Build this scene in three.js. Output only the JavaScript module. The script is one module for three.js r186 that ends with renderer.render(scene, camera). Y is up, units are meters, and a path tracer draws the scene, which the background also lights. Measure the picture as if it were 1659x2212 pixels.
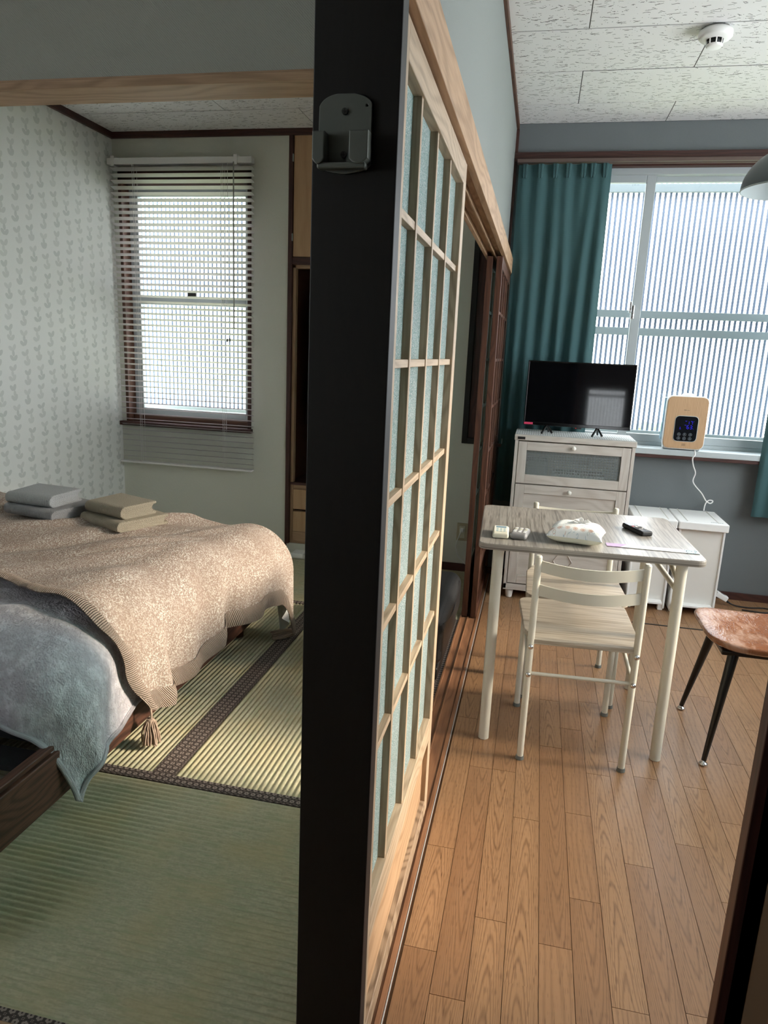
import * as THREE from 'three';
import { RoundedBoxGeometry } from 'three/addons/geometries/RoundedBoxGeometry.js';
import { mergeGeometries } from 'three/addons/utils/BufferGeometryUtils.js';

// ───────────────────────── camera, sky, sun, exposure ─────────────────────────
const scene = new THREE.Scene();
const EYE = 1.36;
const camera = new THREE.PerspectiveCamera(2 * Math.atan(1106 / 1520) * 180 / Math.PI, 1659 / 2212, 0.05, 60);
{
  // orientation found from the vanishing points of the room's edges (x right, y down, z ahead of the lens)
  const F = new THREE.Vector3(1169 - 829.5, 774 - 1106, 1520).normalize();
  const D = new THREE.Vector3(543 - 829.5, 7700 - 1106, 1520);
  D.addScaledVector(F, -D.dot(F)).normalize();
  const R = new THREE.Vector3().crossVectors(D, F);
  // columns: the camera's right, up and back axes in the room
  const right = new THREE.Vector3(R.x, -D.x, -F.x), up = new THREE.Vector3(-R.y, D.y, F.y), back = new THREE.Vector3(-R.z, D.z, F.z);
  camera.quaternion.setFromRotationMatrix(new THREE.Matrix4().makeBasis(right, up, back));
  camera.position.set(0, EYE, 0);
}
scene.background = new THREE.Color(0.92, 0.97, 1.0);
scene.backgroundIntensity = 9.5;
const sun = new THREE.DirectionalLight(new THREE.Color(1.0, 0.85, 0.65), 6.2);
sun.position.set(6, 2.65, -3.0);
sun.target.position.set(0, 0, -2.6);
sun.castShadow = true; sun.shadow.radius = 20;
sun.shadow.mapSize.set(2048, 2048);
Object.assign(sun.shadow.camera, { left: -5, right: 5, top: 5, bottom: -5, near: 0.1, far: 20 });
scene.add(sun, sun.target);
const EXPOSURE = 1.0;

// ───────────────────────── helpers ─────────────────────────
function rng(seed) { let a = seed >>> 0; return () => { a = (a + 0x6D2B79F5) >>> 0; let t = a; t = Math.imul(t ^ (t >>> 15), t | 1); t ^= t + Math.imul(t ^ (t >>> 7), t | 61); return ((t ^ (t >>> 14)) >>> 0) / 4294967296; }; }
const hash = (i, j, s) => { let h = Math.imul(i, 374761393) ^ Math.imul(j, 668265263) ^ Math.imul(s, 1274126177); h = Math.imul(h ^ (h >>> 13), 1274126177); return ((h ^ (h >>> 16)) >>> 0) / 4294967295; };
function noise(x, y, px, py, s) {           // value noise, periodic in px, py cells
  const i = Math.floor(x), j = Math.floor(y), fx = x - i, fy = y - j, u = fx * fx * (3 - 2 * fx), v = fy * fy * (3 - 2 * fy);
  const m = (a, p) => ((a % p) + p) % p, a = m(i, px), b = m(i + 1, px), c = m(j, py), d = m(j + 1, py);
  return (hash(a, c, s) * (1 - u) + hash(b, c, s) * u) * (1 - v) + (hash(a, d, s) * (1 - u) + hash(b, d, s) * u) * v;
}
const clamp = (x, a = 0, b = 1) => Math.min(b, Math.max(a, x)), lerp = (a, b, t) => a + (b - a) * t;
const smooth = (a, b, x) => { const t = clamp((x - a) / (b - a)); return t * t * (3 - 2 * t); };
const bump1 = (x, c, w) => Math.exp(-(((x - c) / w) ** 2));
function pw(x, pts) { if (x <= pts[0][0]) return pts[0][1]; for (let i = 1; i < pts.length; i++) if (x <= pts[i][0]) { const [a, b] = pts[i - 1], [c, d] = pts[i], t = (x - a) / (c - a), s = t * t * (3 - 2 * t); return lerp(b, d, s); } return pts[pts.length - 1][1]; }

function dataTex(w, h, fn, { srgb = true, repeat = true } = {}) {
  const d = new Uint8Array(w * h * 4);
  for (let y = 0; y < h; y++) for (let x = 0; x < w; x++) { const c = fn(x / w, y / h, x, y), k = (y * w + x) * 4; if (typeof c === 'number') d[k] = d[k + 1] = d[k + 2] = clamp(c) * 255; else { d[k] = clamp(c[0]) * 255; d[k + 1] = clamp(c[1]) * 255; d[k + 2] = clamp(c[2]) * 255; } d[k + 3] = 255; }
  const t = new THREE.DataTexture(d, w, h);
  t.magFilter = THREE.LinearFilter; t.minFilter = THREE.LinearMipmapLinearFilter; t.generateMipmaps = true;
  if (repeat) t.wrapS = t.wrapT = THREE.RepeatWrapping;
  if (srgb) t.colorSpace = THREE.SRGBColorSpace;
  t.needsUpdate = true; return t;
}
function canvasTex(w, h, draw, srgb = true) {
  const c = document.createElement('canvas'); c.width = w; c.height = h; draw(c.getContext('2d'), w, h);
  const t = new THREE.CanvasTexture(c); if (srgb) t.colorSpace = THREE.SRGBColorSpace; t.wrapS = t.wrapT = THREE.RepeatWrapping; return t;
}
const rgb = h => [(h >> 16 & 255) / 255, (h >> 8 & 255) / 255, (h & 255) / 255];
const mix3 = (a, b, t) => [lerp(a[0], b[0], t), lerp(a[1], b[1], t), lerp(a[2], b[2], t)];
const std = (color, roughness = 0.7, more = {}) => new THREE.MeshStandardMaterial({ color, roughness, metalness: 0, side: THREE.DoubleSide, ...more });
const phys = (color, roughness, more) => new THREE.MeshPhysicalMaterial({ color, roughness, metalness: 0, side: THREE.DoubleSide, ...more });

const taken = {};
function numbered(n) { if (!(n in taken)) { taken[n] = 0; return n; } taken[n]++; return n + '_' + String(taken[n]).padStart(3, '0'); }
function thing(name, label, category, pos = [0, 0, 0], turn = 0, group) {
  const g = new THREE.Group(); g.name = numbered(name); g.position.set(...pos); g.rotation.y = turn; g.userData = { label, category };
  if (group) g.userData.group = group; scene.add(g); return g;
}
function struct(name, label) { const g = new THREE.Group(); g.name = name; g.userData = { kind: 'structure', label }; scene.add(g); return g; }
function part(parent, name, geo, mat, label) {
  const m = new THREE.Mesh(Array.isArray(geo) ? merge(geo) : geo, mat); m.name = name; m.castShadow = m.receiveShadow = true; if (label) m.userData.label = label; parent.add(m); return m;
}
function solo(name, geo, mat, label, category, pos, turn = 0, group) {
  const m = new THREE.Mesh(Array.isArray(geo) ? merge(geo) : geo, mat); m.name = numbered(name); m.castShadow = m.receiveShadow = true; m.userData = { label, category }; if (group) m.userData.group = group;
  if (pos) m.position.set(...pos); m.rotation.y = turn; scene.add(m); return m;
}
function merge(list) { return mergeGeometries(list.map(g => { const q = g.index ? g.toNonIndexed() : g; for (const k of Object.keys(q.attributes)) if (!['position', 'normal', 'uv'].includes(k)) q.deleteAttribute(k); return q; })); }
// uv in metres: v runs along the grain axis; su, sv are the metres that one repeat of the texture covers
function grain(geo, axis = 'y', su = 0.25, sv = 1, ou = 0, ov = 0) {
  const p = geo.attributes.position, n = geo.attributes.normal, uv = new Float32Array(p.count * 2), A = { x: 0, y: 1, z: 2 }[axis];
  for (let i = 0; i < p.count; i++) {
    const P = [p.getX(i), p.getY(i), p.getZ(i)], N = [Math.abs(n.getX(i)), Math.abs(n.getY(i)), Math.abs(n.getZ(i))];
    let k = N.indexOf(Math.max(...N)); if (k === A) k = (A + 1) % 3;
    const o = 3 - k - A; uv[2 * i] = P[o] / su + ou; uv[2 * i + 1] = P[A] / sv + ov;
  }
  geo.setAttribute('uv', new THREE.BufferAttribute(uv, 2)); return geo;
}
const box = (x0, x1, y0, y1, z0, z1) => new THREE.BoxGeometry(Math.abs(x1 - x0), Math.abs(y1 - y0), Math.abs(z1 - z0)).translate((x0 + x1) / 2, (y0 + y1) / 2, (z0 + z1) / 2);
function rbox(x0, x1, y0, y1, z0, z1, r = 0.003, seg = 2) {
  const w = Math.abs(x1 - x0), h = Math.abs(y1 - y0), d = Math.abs(z1 - z0);
  return new RoundedBoxGeometry(w, h, d, seg, Math.min(r, w / 2.01, h / 2.01, d / 2.01)).translate((x0 + x1) / 2, (y0 + y1) / 2, (z0 + z1) / 2);
}
const gbox = (axis, x0, x1, y0, y1, z0, z1, r = 0.002, o = 0) => grain(rbox(x0, x1, y0, y1, z0, z1, r, 1), axis, 0.25, 1, o, o * 0.37);
function tube(pts, r, seg = 40, rad = 8, closed = false) { return new THREE.TubeGeometry(new THREE.CatmullRomCurve3(pts.map(p => new THREE.Vector3(...p)), closed, 'centripetal'), seg, r, rad, closed); }
function rod(a, b, r0, r1 = r0, seg = 16) {
  const A = new THREE.Vector3(...a), B = new THREE.Vector3(...b), d = B.clone().sub(A), g = new THREE.CylinderGeometry(r1, r0, d.length(), seg);
  g.translate(0, d.length() / 2, 0); g.applyQuaternion(new THREE.Quaternion().setFromUnitVectors(new THREE.Vector3(0, 1, 0), d.normalize())); g.translate(...a); return g;
}
const lathe = (pts, seg = 32) => new THREE.LatheGeometry(pts.map(p => new THREE.Vector2(p[0], p[1])), seg);
function surface(nu, nv, fn, uvf) {          // grid surface; fn(s, t) -> [x, y, z], s and t from 0 to 1
  const P = [], U = [], I = [];
  for (let j = 0; j <= nv; j++) for (let i = 0; i <= nu; i++) { const s = i / nu, t = j / nv; P.push(...fn(s, t)); U.push(...(uvf ? uvf(s, t) : [s, t])); }
  for (let j = 0; j < nv; j++) for (let i = 0; i < nu; i++) { const a = j * (nu + 1) + i; I.push(a, a + 1, a + nu + 2, a, a + nu + 2, a + nu + 1); }
  const g = new THREE.BufferGeometry(); g.setAttribute('position', new THREE.Float32BufferAttribute(P, 3)); g.setAttribute('uv', new THREE.Float32BufferAttribute(U, 2)); g.setIndex(I); g.computeVertexNormals(); return g;
}
function rshape(w, h, r) { const s = new THREE.Shape(), x = -w / 2, y = -h / 2; s.moveTo(x + r, y); s.lineTo(x + w - r, y); s.quadraticCurveTo(x + w, y, x + w, y + r); s.lineTo(x + w, y + h - r); s.quadraticCurveTo(x + w, y + h, x + w - r, y + h); s.lineTo(x + r, y + h); s.quadraticCurveTo(x, y + h, x, y + h - r); s.lineTo(x, y + r); s.quadraticCurveTo(x, y, x + r, y); return s; }
const slab = (w, h, r, depth, bevel = 0.002) => new THREE.ExtrudeGeometry(rshape(w - 2 * bevel, h - 2 * bevel, r), { depth: depth - 2 * bevel, bevelEnabled: true, bevelSize: bevel, bevelThickness: bevel, bevelSegments: 2, curveSegments: 8 }).translate(0, 0, bevel);
function wallWithHole(axis, a0, a1, y0, y1, holes, t0, t1) {   // boxes round rectangular holes; axis 'x' is a wall along x (thick in z)
  const out = [], hs = [...holes].sort((p, q) => p[0] - q[0]); let a = a0;
  const put = (p, q, r, s) => { if (q - p > 1e-4 && s - r > 1e-4) out.push(axis === 'x' ? box(p, q, r, s, t0, t1) : box(t0, t1, r, s, p, q)); };
  for (const [h0, h1, v0, v1] of hs) { put(a, h0, y0, y1); put(h0, h1, y0, v0); put(h0, h1, v1, y1); a = h1; }
  put(a, a1, y0, y1); return out;
}

// ───────────────────────── textures ─────────────────────────
function woodTex(seed, base, dark, { w = 256, h = 1024, rings = 9, wobble = 0.6, fine = 0.5, contrast = 0.6 } = {}) {
  const A = rgb(base), B = rgb(dark);
  return dataTex(w, h, (u, v) => {
    const wv = noise(u * 3, v * 4, 3, 4, seed) * wobble + noise(u * 6, v * 9, 6, 9, seed + 1) * wobble * 0.3;
    const ring = 0.5 + 0.5 * Math.sin((u + wv) * Math.PI * 2 * rings);
    const f = noise(u * 96, v * 14, 96, 14, seed + 2) * 0.6 + noise(u * 160, v * 30, 160, 30, seed + 3) * 0.4;
    return mix3(A, B, clamp(contrast * (ring * ring * 0.6 + (f - 0.4) * fine * 1.6)));
  });
}
const T = {};
// oak plank printing: eight strips, some straight, some with cathedral figure
T.floor = dataTex(1024, 2048, (u, v) => {
  const k = Math.floor(u * 8), s = u * 8 - k, sd = 40 + k * 7;
  const tone = [0, 0.025, -0.02, 0.01, 0.035, -0.015, 0.02, -0.03][k];
  const warp = noise(s * 3 + k * 3, v * 7, 24, 7, sd) * 0.5 + noise(s * 8 + k * 8, v * 22, 64, 22, sd + 1) * 0.16;
  let ring;
  if (k % 3 !== 1) { const f = (s + warp * 0.34) * 13 + noise(s * 2, v * 3, 16, 3, sd + 2) * 4; ring = 0.5 + 0.5 * Math.sin(f * 2.6); ring = ring ** 3 * 0.6; }
  else { const c = 0.5 + (noise(0.5, v * 3, 4, 3, sd + 3) - 0.5) * 0.3, q = (s - c) * 2.6; const f = v * 16 + q * q * 5.2 * (k === 4 ? -1 : 1) + warp * 2.4; ring = 0.5 + 0.5 * Math.sin(f * 5.2); ring = ring ** 4; }
  const pore = noise(u * 420, v * 60, 420, 60, sd + 4), pp = pore > 0.62 ? (pore - 0.62) * 1.2 : 0;
  const big = noise(u * 16, v * 5, 16, 5, 33) * 0.12;
  return mix3([0.65 + tone, 0.50 + tone, 0.365 + tone * 0.8], [0.42, 0.305, 0.21], clamp(0.08 + big + ring * 0.42 + pp));
});
T.floorRough = dataTex(256, 512, (u, v) => 0.78 + 0.22 * noise(u * 90, v * 20, 90, 20, 5), { srgb: false });
T.dark = woodTex(11, 0x0e0a09, 0x070504, { rings: 14, wobble: 0.25, contrast: 0.8 });
T.brown = woodTex(12, 0x5e3b29, 0x3a2118, { rings: 12, wobble: 0.3, contrast: 0.8 });
T.redbrown = woodTex(13, 0x4a2a24, 0x2e1815, { rings: 10, wobble: 0.3, contrast: 0.8 });
T.pine = woodTex(14, 0xbca68c, 0x8c775f, { rings: 10, wobble: 0.35, contrast: 0.75 });
T.tan = woodTex(15, 0xb59474, 0x86684c, { rings: 6, wobble: 0.4, contrast: 0.7 });
T.walnut = woodTex(16, 0x5e3d30, 0x2a1a15, { rings: 7, wobble: 0.7, contrast: 0.95 });
T.curly = woodTex(20, 0xa8927a, 0x5f4c3a, { rings: 5, wobble: 1.7, contrast: 0.9 });
T.track = woodTex(21, 0x946a4c, 0x6a4630, { rings: 8, wobble: 0.3, contrast: 0.7 });
T.ply = woodTex(17, 0xc6a27c, 0xad8861, { rings: 3, wobble: 0.4, contrast: 0.5 });
T.greige = dataTex(512, 1024, (u, v) => {
  const wv = noise(u * 3, v * 3, 3, 3, 61) * 0.22, l = noise((u + wv * 0.15) * 110, v * 6, 110, 6, 62), m = noise((u + wv * 0.1) * 24, v * 5, 24, 5, 63), q = noise(u * 180, v * 22, 180, 22, 64);
  return mix3([0.68, 0.66, 0.625], [0.43, 0.405, 0.375], clamp((l > 0.52 ? (l - 0.52) * 1.6 : 0) + (m - 0.45) * 0.3 + (q - 0.5) * 0.5 + 0.16));
});
T.paleoak = dataTex(512, 512, (u, v) => {
  const l = noise(u * 60, v * 5, 60, 5, 71), m = noise(u * 14, v * 3, 14, 3, 72), q = noise(u * 150, v * 12, 150, 12, 73);
  return mix3([0.75, 0.71, 0.645], [0.55, 0.50, 0.43], clamp((l - 0.4) * 0.9 + (m - 0.45) * 0.6 + (q - 0.5) * 0.4 + 0.1));
});
T.whitewood = woodTex(18, 0xcfc9c0, 0xb6ada2, { rings: 4, wobble: 0.7, contrast: 0.8 });
T.ceiling = canvasTex(1024, 1024, (c, w, h) => {      // fissured acoustic board: short wormy strokes and pin holes
  const r = rng(5); c.fillStyle = '#e7e7e6'; c.fillRect(0, 0, w, h);
  c.lineCap = 'round';
  for (let i = 0; i < 760; i++) {
    const x = r() * w, y = r() * h, L = 10 + r() * r() * 40, g = 42 + r() * 50 | 0;
    c.strokeStyle = `rgb(${g},${g},${g - 4})`; c.lineWidth = 1.4 + r() * 1.6;
    for (const [ox, oy] of [[0, 0], [-w, 0], [0, -h]]) { c.beginPath(); let px = x + ox, py = y + oy; c.moveTo(px, py); const n = 4; for (let k = 0; k < n; k++) { px += L / n; py += (hash(i, k, 9) - 0.5) * 8; c.lineTo(px, py); } c.stroke(); }
  }
  for (let i = 0; i < 900; i++) { const g = 60 + r() * 70 | 0; c.fillStyle = `rgb(${g},${g},${g})`; c.beginPath(); c.arc(r() * w, r() * h, 0.8 + r() * 1.5, 0, 7); c.fill(); }
});
T.leaf = canvasTex(1024, 1024, (c, w, h) => {         // pale wallpaper printed with upright leafy stems (0.64 m a repeat)
  c.fillStyle = '#e8e9e4'; c.fillRect(0, 0, w, h);
  const leafAt = (x, y, a, s) => { for (const ox of [-w, 0, w]) for (const oy of [-h, 0, h]) { c.save(); c.translate(x + ox, y + oy); c.rotate(a); c.beginPath(); c.ellipse(0, -s * 0.62, s * 0.36, s * 0.6, 0, 0, 7); c.fill(); c.restore(); } };
  const N = 6; const r = rng(3);
  for (let k = 0; k < N; k++) for (let m = 0; m < 12; m++) {
    const x = (k + 0.5) * w / N + Math.sin(m * 0.5236 * 2 + k) * 16, y = (m + (k % 2) * 0.5) * h / 12;
    c.fillStyle = ['#d4d6d0', '#d8dad4', '#cfd2cc'][(m + k) % 3];
    leafAt(x, y, -0.8 + r() * 0.4, 50); leafAt(x, y, 0.7 + r() * 0.4, 50); if (m % 2) leafAt(x, y - 34, 0.1 - r() * 0.2, 44);
  }
});
T.weave = dataTex(512, 512, (u, v) => 0.5 + 0.28 * Math.sin((u + v) * 2 * Math.PI * 64) * (0.4 + 0.6 * noise(u * 64, v * 64, 64, 64, 4)) + (noise(u * 128, v * 128, 128, 128, 8) - 0.5) * 0.35, { srgb: false });
T.plaster = dataTex(512, 512, (u, v) => noise(u * 90, v * 90, 90, 90, 21) * 0.6 + noise(u * 40, v * 40, 40, 40, 22) * 0.4, { srgb: false });
T.rush = dataTex(512, 512, (u, v) => {               // rush stalks run across u (0.5 m); the warp shows as fine ticks along v
  const a = noise(u * 40, v * 256, 40, 256, 31), b = noise(u * 5, v * 6, 5, 6, 32), d = noise(u * 128, v * 128, 128, 128, 34), e = noise(u * 9, v * 64, 9, 64, 35);
  let c = mix3([0.76, 0.735, 0.62], [0.66, 0.64, 0.53], clamp(a * 0.9 + (d - 0.5) * 0.5));
  c = mix3(c, [0.76, 0.69, 0.52], clamp((b - 0.45) * 0.9)); return mix3(c, [0.63, 0.65, 0.51], clamp((e - 0.55) * 1.0));
});
T.brocade = canvasTex(512, 512, (c, w, h) => {        // tatami edging: brown ground with pale flower roundels
  c.fillStyle = '#423834'; c.fillRect(0, 0, w, h);
  const r = rng(8); const fl = (x, y, s, col) => { c.fillStyle = col; for (let k = 0; k < 6; k++) { const a = k * Math.PI / 3; c.beginPath(); c.arc(x + Math.cos(a) * s, y + Math.sin(a) * s, s * 0.62, 0, 7); c.fill(); } c.fillStyle = '#3b302d'; c.beginPath(); c.arc(x, y, s * 0.36, 0, 7); c.fill(); };
  for (let j = 0; j < 8; j++) for (let i = 0; i < 8; i++) { fl(32 + i * 64, 32 + j * 64, 15, '#94877f'); fl(i * 64, j * 64, 7, '#85766f'); }
  c.strokeStyle = '#2b2321'; c.lineWidth = 3; for (let i = 0; i < 9; i++) { c.beginPath(); c.moveTo(i * 64, 0); c.lineTo(i * 64, h); c.stroke(); c.beginPath(); c.moveTo(0, i * 64); c.lineTo(w, i * 64); c.stroke(); }
});
T.knit = dataTex(512, 512, (u, v) => {                // chenille knit: rosy beige flecked with near white
  const a = noise(u * 128, v * 128, 128, 128, 51), b = noise(u * 7, v * 7, 7, 7, 52), k = 0.5 + 0.5 * Math.sin(v * 2 * Math.PI * 90 + noise(u * 60, v * 60, 60, 60, 54) * 3);
  return mix3([0.62, 0.545, 0.495], [0.85, 0.825, 0.795], clamp((a - 0.34) * 1.6 * (0.55 + b * 0.7) + (k - 0.5) * 0.18));
});
T.knitBump = dataTex(512, 512, (u, v) => 0.6 * noise(u * 128, v * 128, 128, 128, 51) + 0.4 * (0.5 + 0.5 * Math.sin(v * 2 * Math.PI * 90 + noise(u * 60, v * 60, 60, 60, 54) * 3)), { srgb: false });
T.rib = dataTex(256, 64, (u, v) => 0.5 + 0.5 * Math.sin(u * 2 * Math.PI * 16) * 0.9 + (noise(u * 64, v * 32, 64, 32, 57) - 0.5) * 0.3, { srgb: false });
T.fleece = dataTex(512, 512, (u, v) => {
  const a = noise(u * 16 + noise(u * 6, v * 6, 6, 6, 82) * 2, v * 16, 16, 16, 81), b = noise(u * 90, v * 90, 90, 90, 83), d = noise(u * 40, v * 40, 40, 40, 84);
  return mix3([0.72, 0.705, 0.735], [0.89, 0.88, 0.905], clamp((a - 0.3) * 1.0 + (d - 0.5) * 0.5 + (b - 0.5) * 0.45));
});
T.fleeceBump = dataTex(512, 512, (u, v) => noise(u * 128, v * 128, 128, 128, 85) * 0.5 + noise(u * 40, v * 40, 40, 40, 84) * 0.5, { srgb: false });
T.terry = dataTex(256, 256, (u, v) => noise(u * 128, v * 128, 128, 128, 91) * 0.7 + noise(u * 50, v * 50, 50, 50, 92) * 0.3, { srgb: false });
T.cloth = dataTex(256, 256, (u, v) => 0.5 + 0.25 * Math.sin(u * 2 * Math.PI * 64) + 0.25 * Math.sin(v * 2 * Math.PI * 64) * noise(u * 64, v * 64, 64, 64, 95), { srgb: false });
T.frost = dataTex(512, 512, (u, v) => noise(u * 170, v * 170, 170, 170, 97) * 0.6 + noise(u * 80, v * 80, 80, 80, 98) * 0.4, { srgb: false });
T.leather = dataTex(512, 512, (u, v) => { const a = noise(u * 60, v * 60, 60, 60, 101), b = noise(u * 130, v * 130, 130, 130, 102); return Math.abs(a - 0.5) * 1.2 + b * 0.3; }, { srgb: false });
T.tanleather = dataTex(512, 512, (u, v) => {          // worn tan hide: paler scuffed patches with a fibrous outline
  const a = noise(u * 7 + noise(u * 14, v * 14, 14, 14, 112), v * 5, 7, 5, 111), b = noise(u * 40, v * 16, 40, 16, 113), d = noise(u * 120, v * 50, 120, 50, 114);
  return mix3([0.50, 0.315, 0.205], [0.66, 0.53, 0.455], clamp((a - 0.42) * 2.0 + (b - 0.5) * 0.9 + (d - 0.5) * 0.5));
});

// ───────────────────────── materials ─────────────────────────
const wood = (t, rough, more = {}) => std(0xffffff, rough, { map: t, ...more });
const M = {
  dark: wood(T.dark, 0.55), brown: wood(T.brown, 0.5), redbrown: wood(T.redbrown, 0.5), pine: wood(T.pine, 0.55), tan: wood(T.tan, 0.6), walnut: wood(T.walnut, 0.5), ply: wood(T.ply, 0.6),
  greige: std(0xeaeaea, 0.28, { map: T.greige }), paleoak: wood(T.paleoak, 0.42), whitewood: wood(T.whitewood, 0.5),
  floor: phys(0xffffff, 0.42, { map: T.floor, roughnessMap: T.floorRough }),
  groove: std(0x5c4630, 0.8), slabUnder: std(0x6b5844, 0.9),
  ceil: std(0xffffff, 0.95, { map: T.ceiling }), ceilBack: std(0x40403c, 0.95),
  leaf: std(0xffffff, 0.85, { map: T.leaf }),
  plain: std(0xdadace, 0.9, { bumpMap: T.plaster, bumpScale: 0.0006 }),
  greywall: std(0xa6a69b, 0.9, { bumpMap: T.weave, bumpScale: 0.0008 }),
  bluegrey: std(0x868b88, 0.9, { bumpMap: T.weave, bumpScale: 0.0008 }),
  slate: std(0x6c7273, 0.9, { bumpMap: T.weave, bumpScale: 0.0008 }),
  hallwood: std(0x3b332c, 0.8), hall: std(0x55564f, 0.9), white: std(0xf0f0ee, 0.45), cream: std(0xd0cdbe, 0.4), offwhite: std(0xe4e2dc, 0.6),
  steel: std(0xd6d7d8, 0.22, { metalness: 1 }), alu: std(0xb9c2c4, 0.45, { metalness: 0.35 }), pvc: std(0xa9b0b2, 0.5),
  rush: std(0xffffff, 0.75, { map: T.rush }), brocade: std(0xffffff, 0.8, { map: T.brocade }), mat: std(0x3a3128, 0.95),
  black: std(0x0c0c0d, 0.45), blackgloss: std(0x08090b, 0.12), blackmetal: std(0x0b0b0c, 0.32), charcoal: std(0x1d1d20, 0.8), pocket: std(0x17191a, 0.9),
  glass: phys(0xffffff, 0.0, { transmission: 1, thickness: 0, ior: 1.45 }),
  frost: phys(0x90c6c4, 0.9, { transmission: 0.86, thickness: 0, ior: 1.5, bumpMap: T.frost, bumpScale: 0.004 }),
  curly: wood(T.curly, 0.55), track: wood(T.track, 0.5),
  ridge: phys(0xb4bebe, 0.12, { transmission: 0.4, thickness: 0 }),
  pebble: phys(0xd0d8d8, 0.05, { transmission: 0.78, thickness: 0, ior: 1.5 }),
  knit: std(0xffffff, 0.95, { map: T.knit, bumpMap: T.knitBump, bumpScale: 0.003 }),
  rib: std(0xb3a092, 0.95, { bumpMap: T.rib, bumpScale: 0.006 }),
  yarn: std(0xb09a8a, 0.95), fleece: phys(0xffffff, 0.9, { map: T.fleece, bumpMap: T.fleeceBump, bumpScale: 0.005, sheen: 0.6, sheenRoughness: 0.5, sheenColor: new THREE.Color(0.7, 0.75, 0.8) }),
  duvet: std(0xf1f1ef, 0.9), mattress: std(0x26262a, 0.95),
  greytowel: std(0xa9aaad, 0.97, { bumpMap: T.terry, bumpScale: 0.006 }), palegreytowel: std(0xc4c6c8, 0.97, { bumpMap: T.terry, bumpScale: 0.006 }), beigetowel: std(0xb3a996, 0.97, { bumpMap: T.terry, bumpScale: 0.006 }),
  teal: std(0x36575a, 0.85, { bumpMap: T.cloth, bumpScale: 0.0006 }), rail: std(0x5a4a44, 0.5),
  blind: std(0xcfc9c9, 0.5), blindrail: std(0xe8e6e4, 0.45), cord: std(0xe3e1de, 0.7),
  screenrib: std(0x74839a, 0.8), screenrail: std(0x7f8c91, 0.5),
  sofa: std(0x16171a, 0.42, { bumpMap: T.leather, bumpScale: 0.0008 }), tanleather: std(0xffffff, 0.22, { map: T.tanleather, bumpMap: T.leather, bumpScale: 0.001 }),
  holder: std(0x6b7068, 0.4), greyplastic: std(0x8b8a8a, 0.45), ivory: std(0xd9d6c2, 0.45), lampout: std(0x5d6466, 0.4), lampin: std(0xaab4b5, 0.6),
};

// ───────────────────────── the shell ─────────────────────────
const ZB = -4.37, CEIL = 2.63, XL = -2.775, XR = 2.2, ZH = 1.6, XW = -0.245;
// laminate floor: every strip a plank of its own over a base slab
{
  const g = struct('floor_right', 'honey oak strip floor of the living room');
  part(g, 'base_slab', [box(-0.30, XR + 0.1, -0.08, -0.004, ZB - 0.1, -0.9), box(-0.30, 0.44, -0.08, -0.004, -0.9, ZH + 0.1)], M.slabUnder);
  const r = rng(77), W = 0.0777, X0 = -0.116 - W, gap = 0.0014, lens = [0.36, 0.52, 0.66, 0.9, 0.75, 0.58];
  for (let i = 0; X0 + i * W < XR; i++) {
    const x0 = Math.max(X0 + i * W, -0.2), x1 = Math.min(X0 + (i + 1) * W, XR); let z = ZB - r() * 0.4, k = i;
    const near = x0 < 1.25;                      // the strips that the photograph shows are cut short, the rest runs long
    const ZE = x0 < 0.37 ? ZH : -1.026;
    while (z < ZE) {
      const L = near && z < -0.6 ? lens[Math.floor(r() * 6)] : 1.3, z0 = Math.max(z, ZB), z1 = Math.min(z + L, ZE); z += L; k += 1 + Math.floor(r() * 3);
      if (z1 - z0 < 0.02) continue;
      const p = new THREE.BoxGeometry(x1 - x0 - gap, 0.012, z1 - z0 - gap).translate((x0 + x1) / 2, -0.006, (z0 + z1) / 2);
      const pos = p.attributes.position, uv = p.attributes.uv, ks = (i * 3 + k) % 8, ov = r();
      for (let q = 0; q < pos.count; q++) { uv.setXY(q, (ks + 0.04 + 0.92 * (pos.getX(q) - x0) / W) / 8, ov + (pos.getZ(q) - z0) / 1.3); }
      part(g, 'plank', p, M.floor);
    }
  }
}
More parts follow.
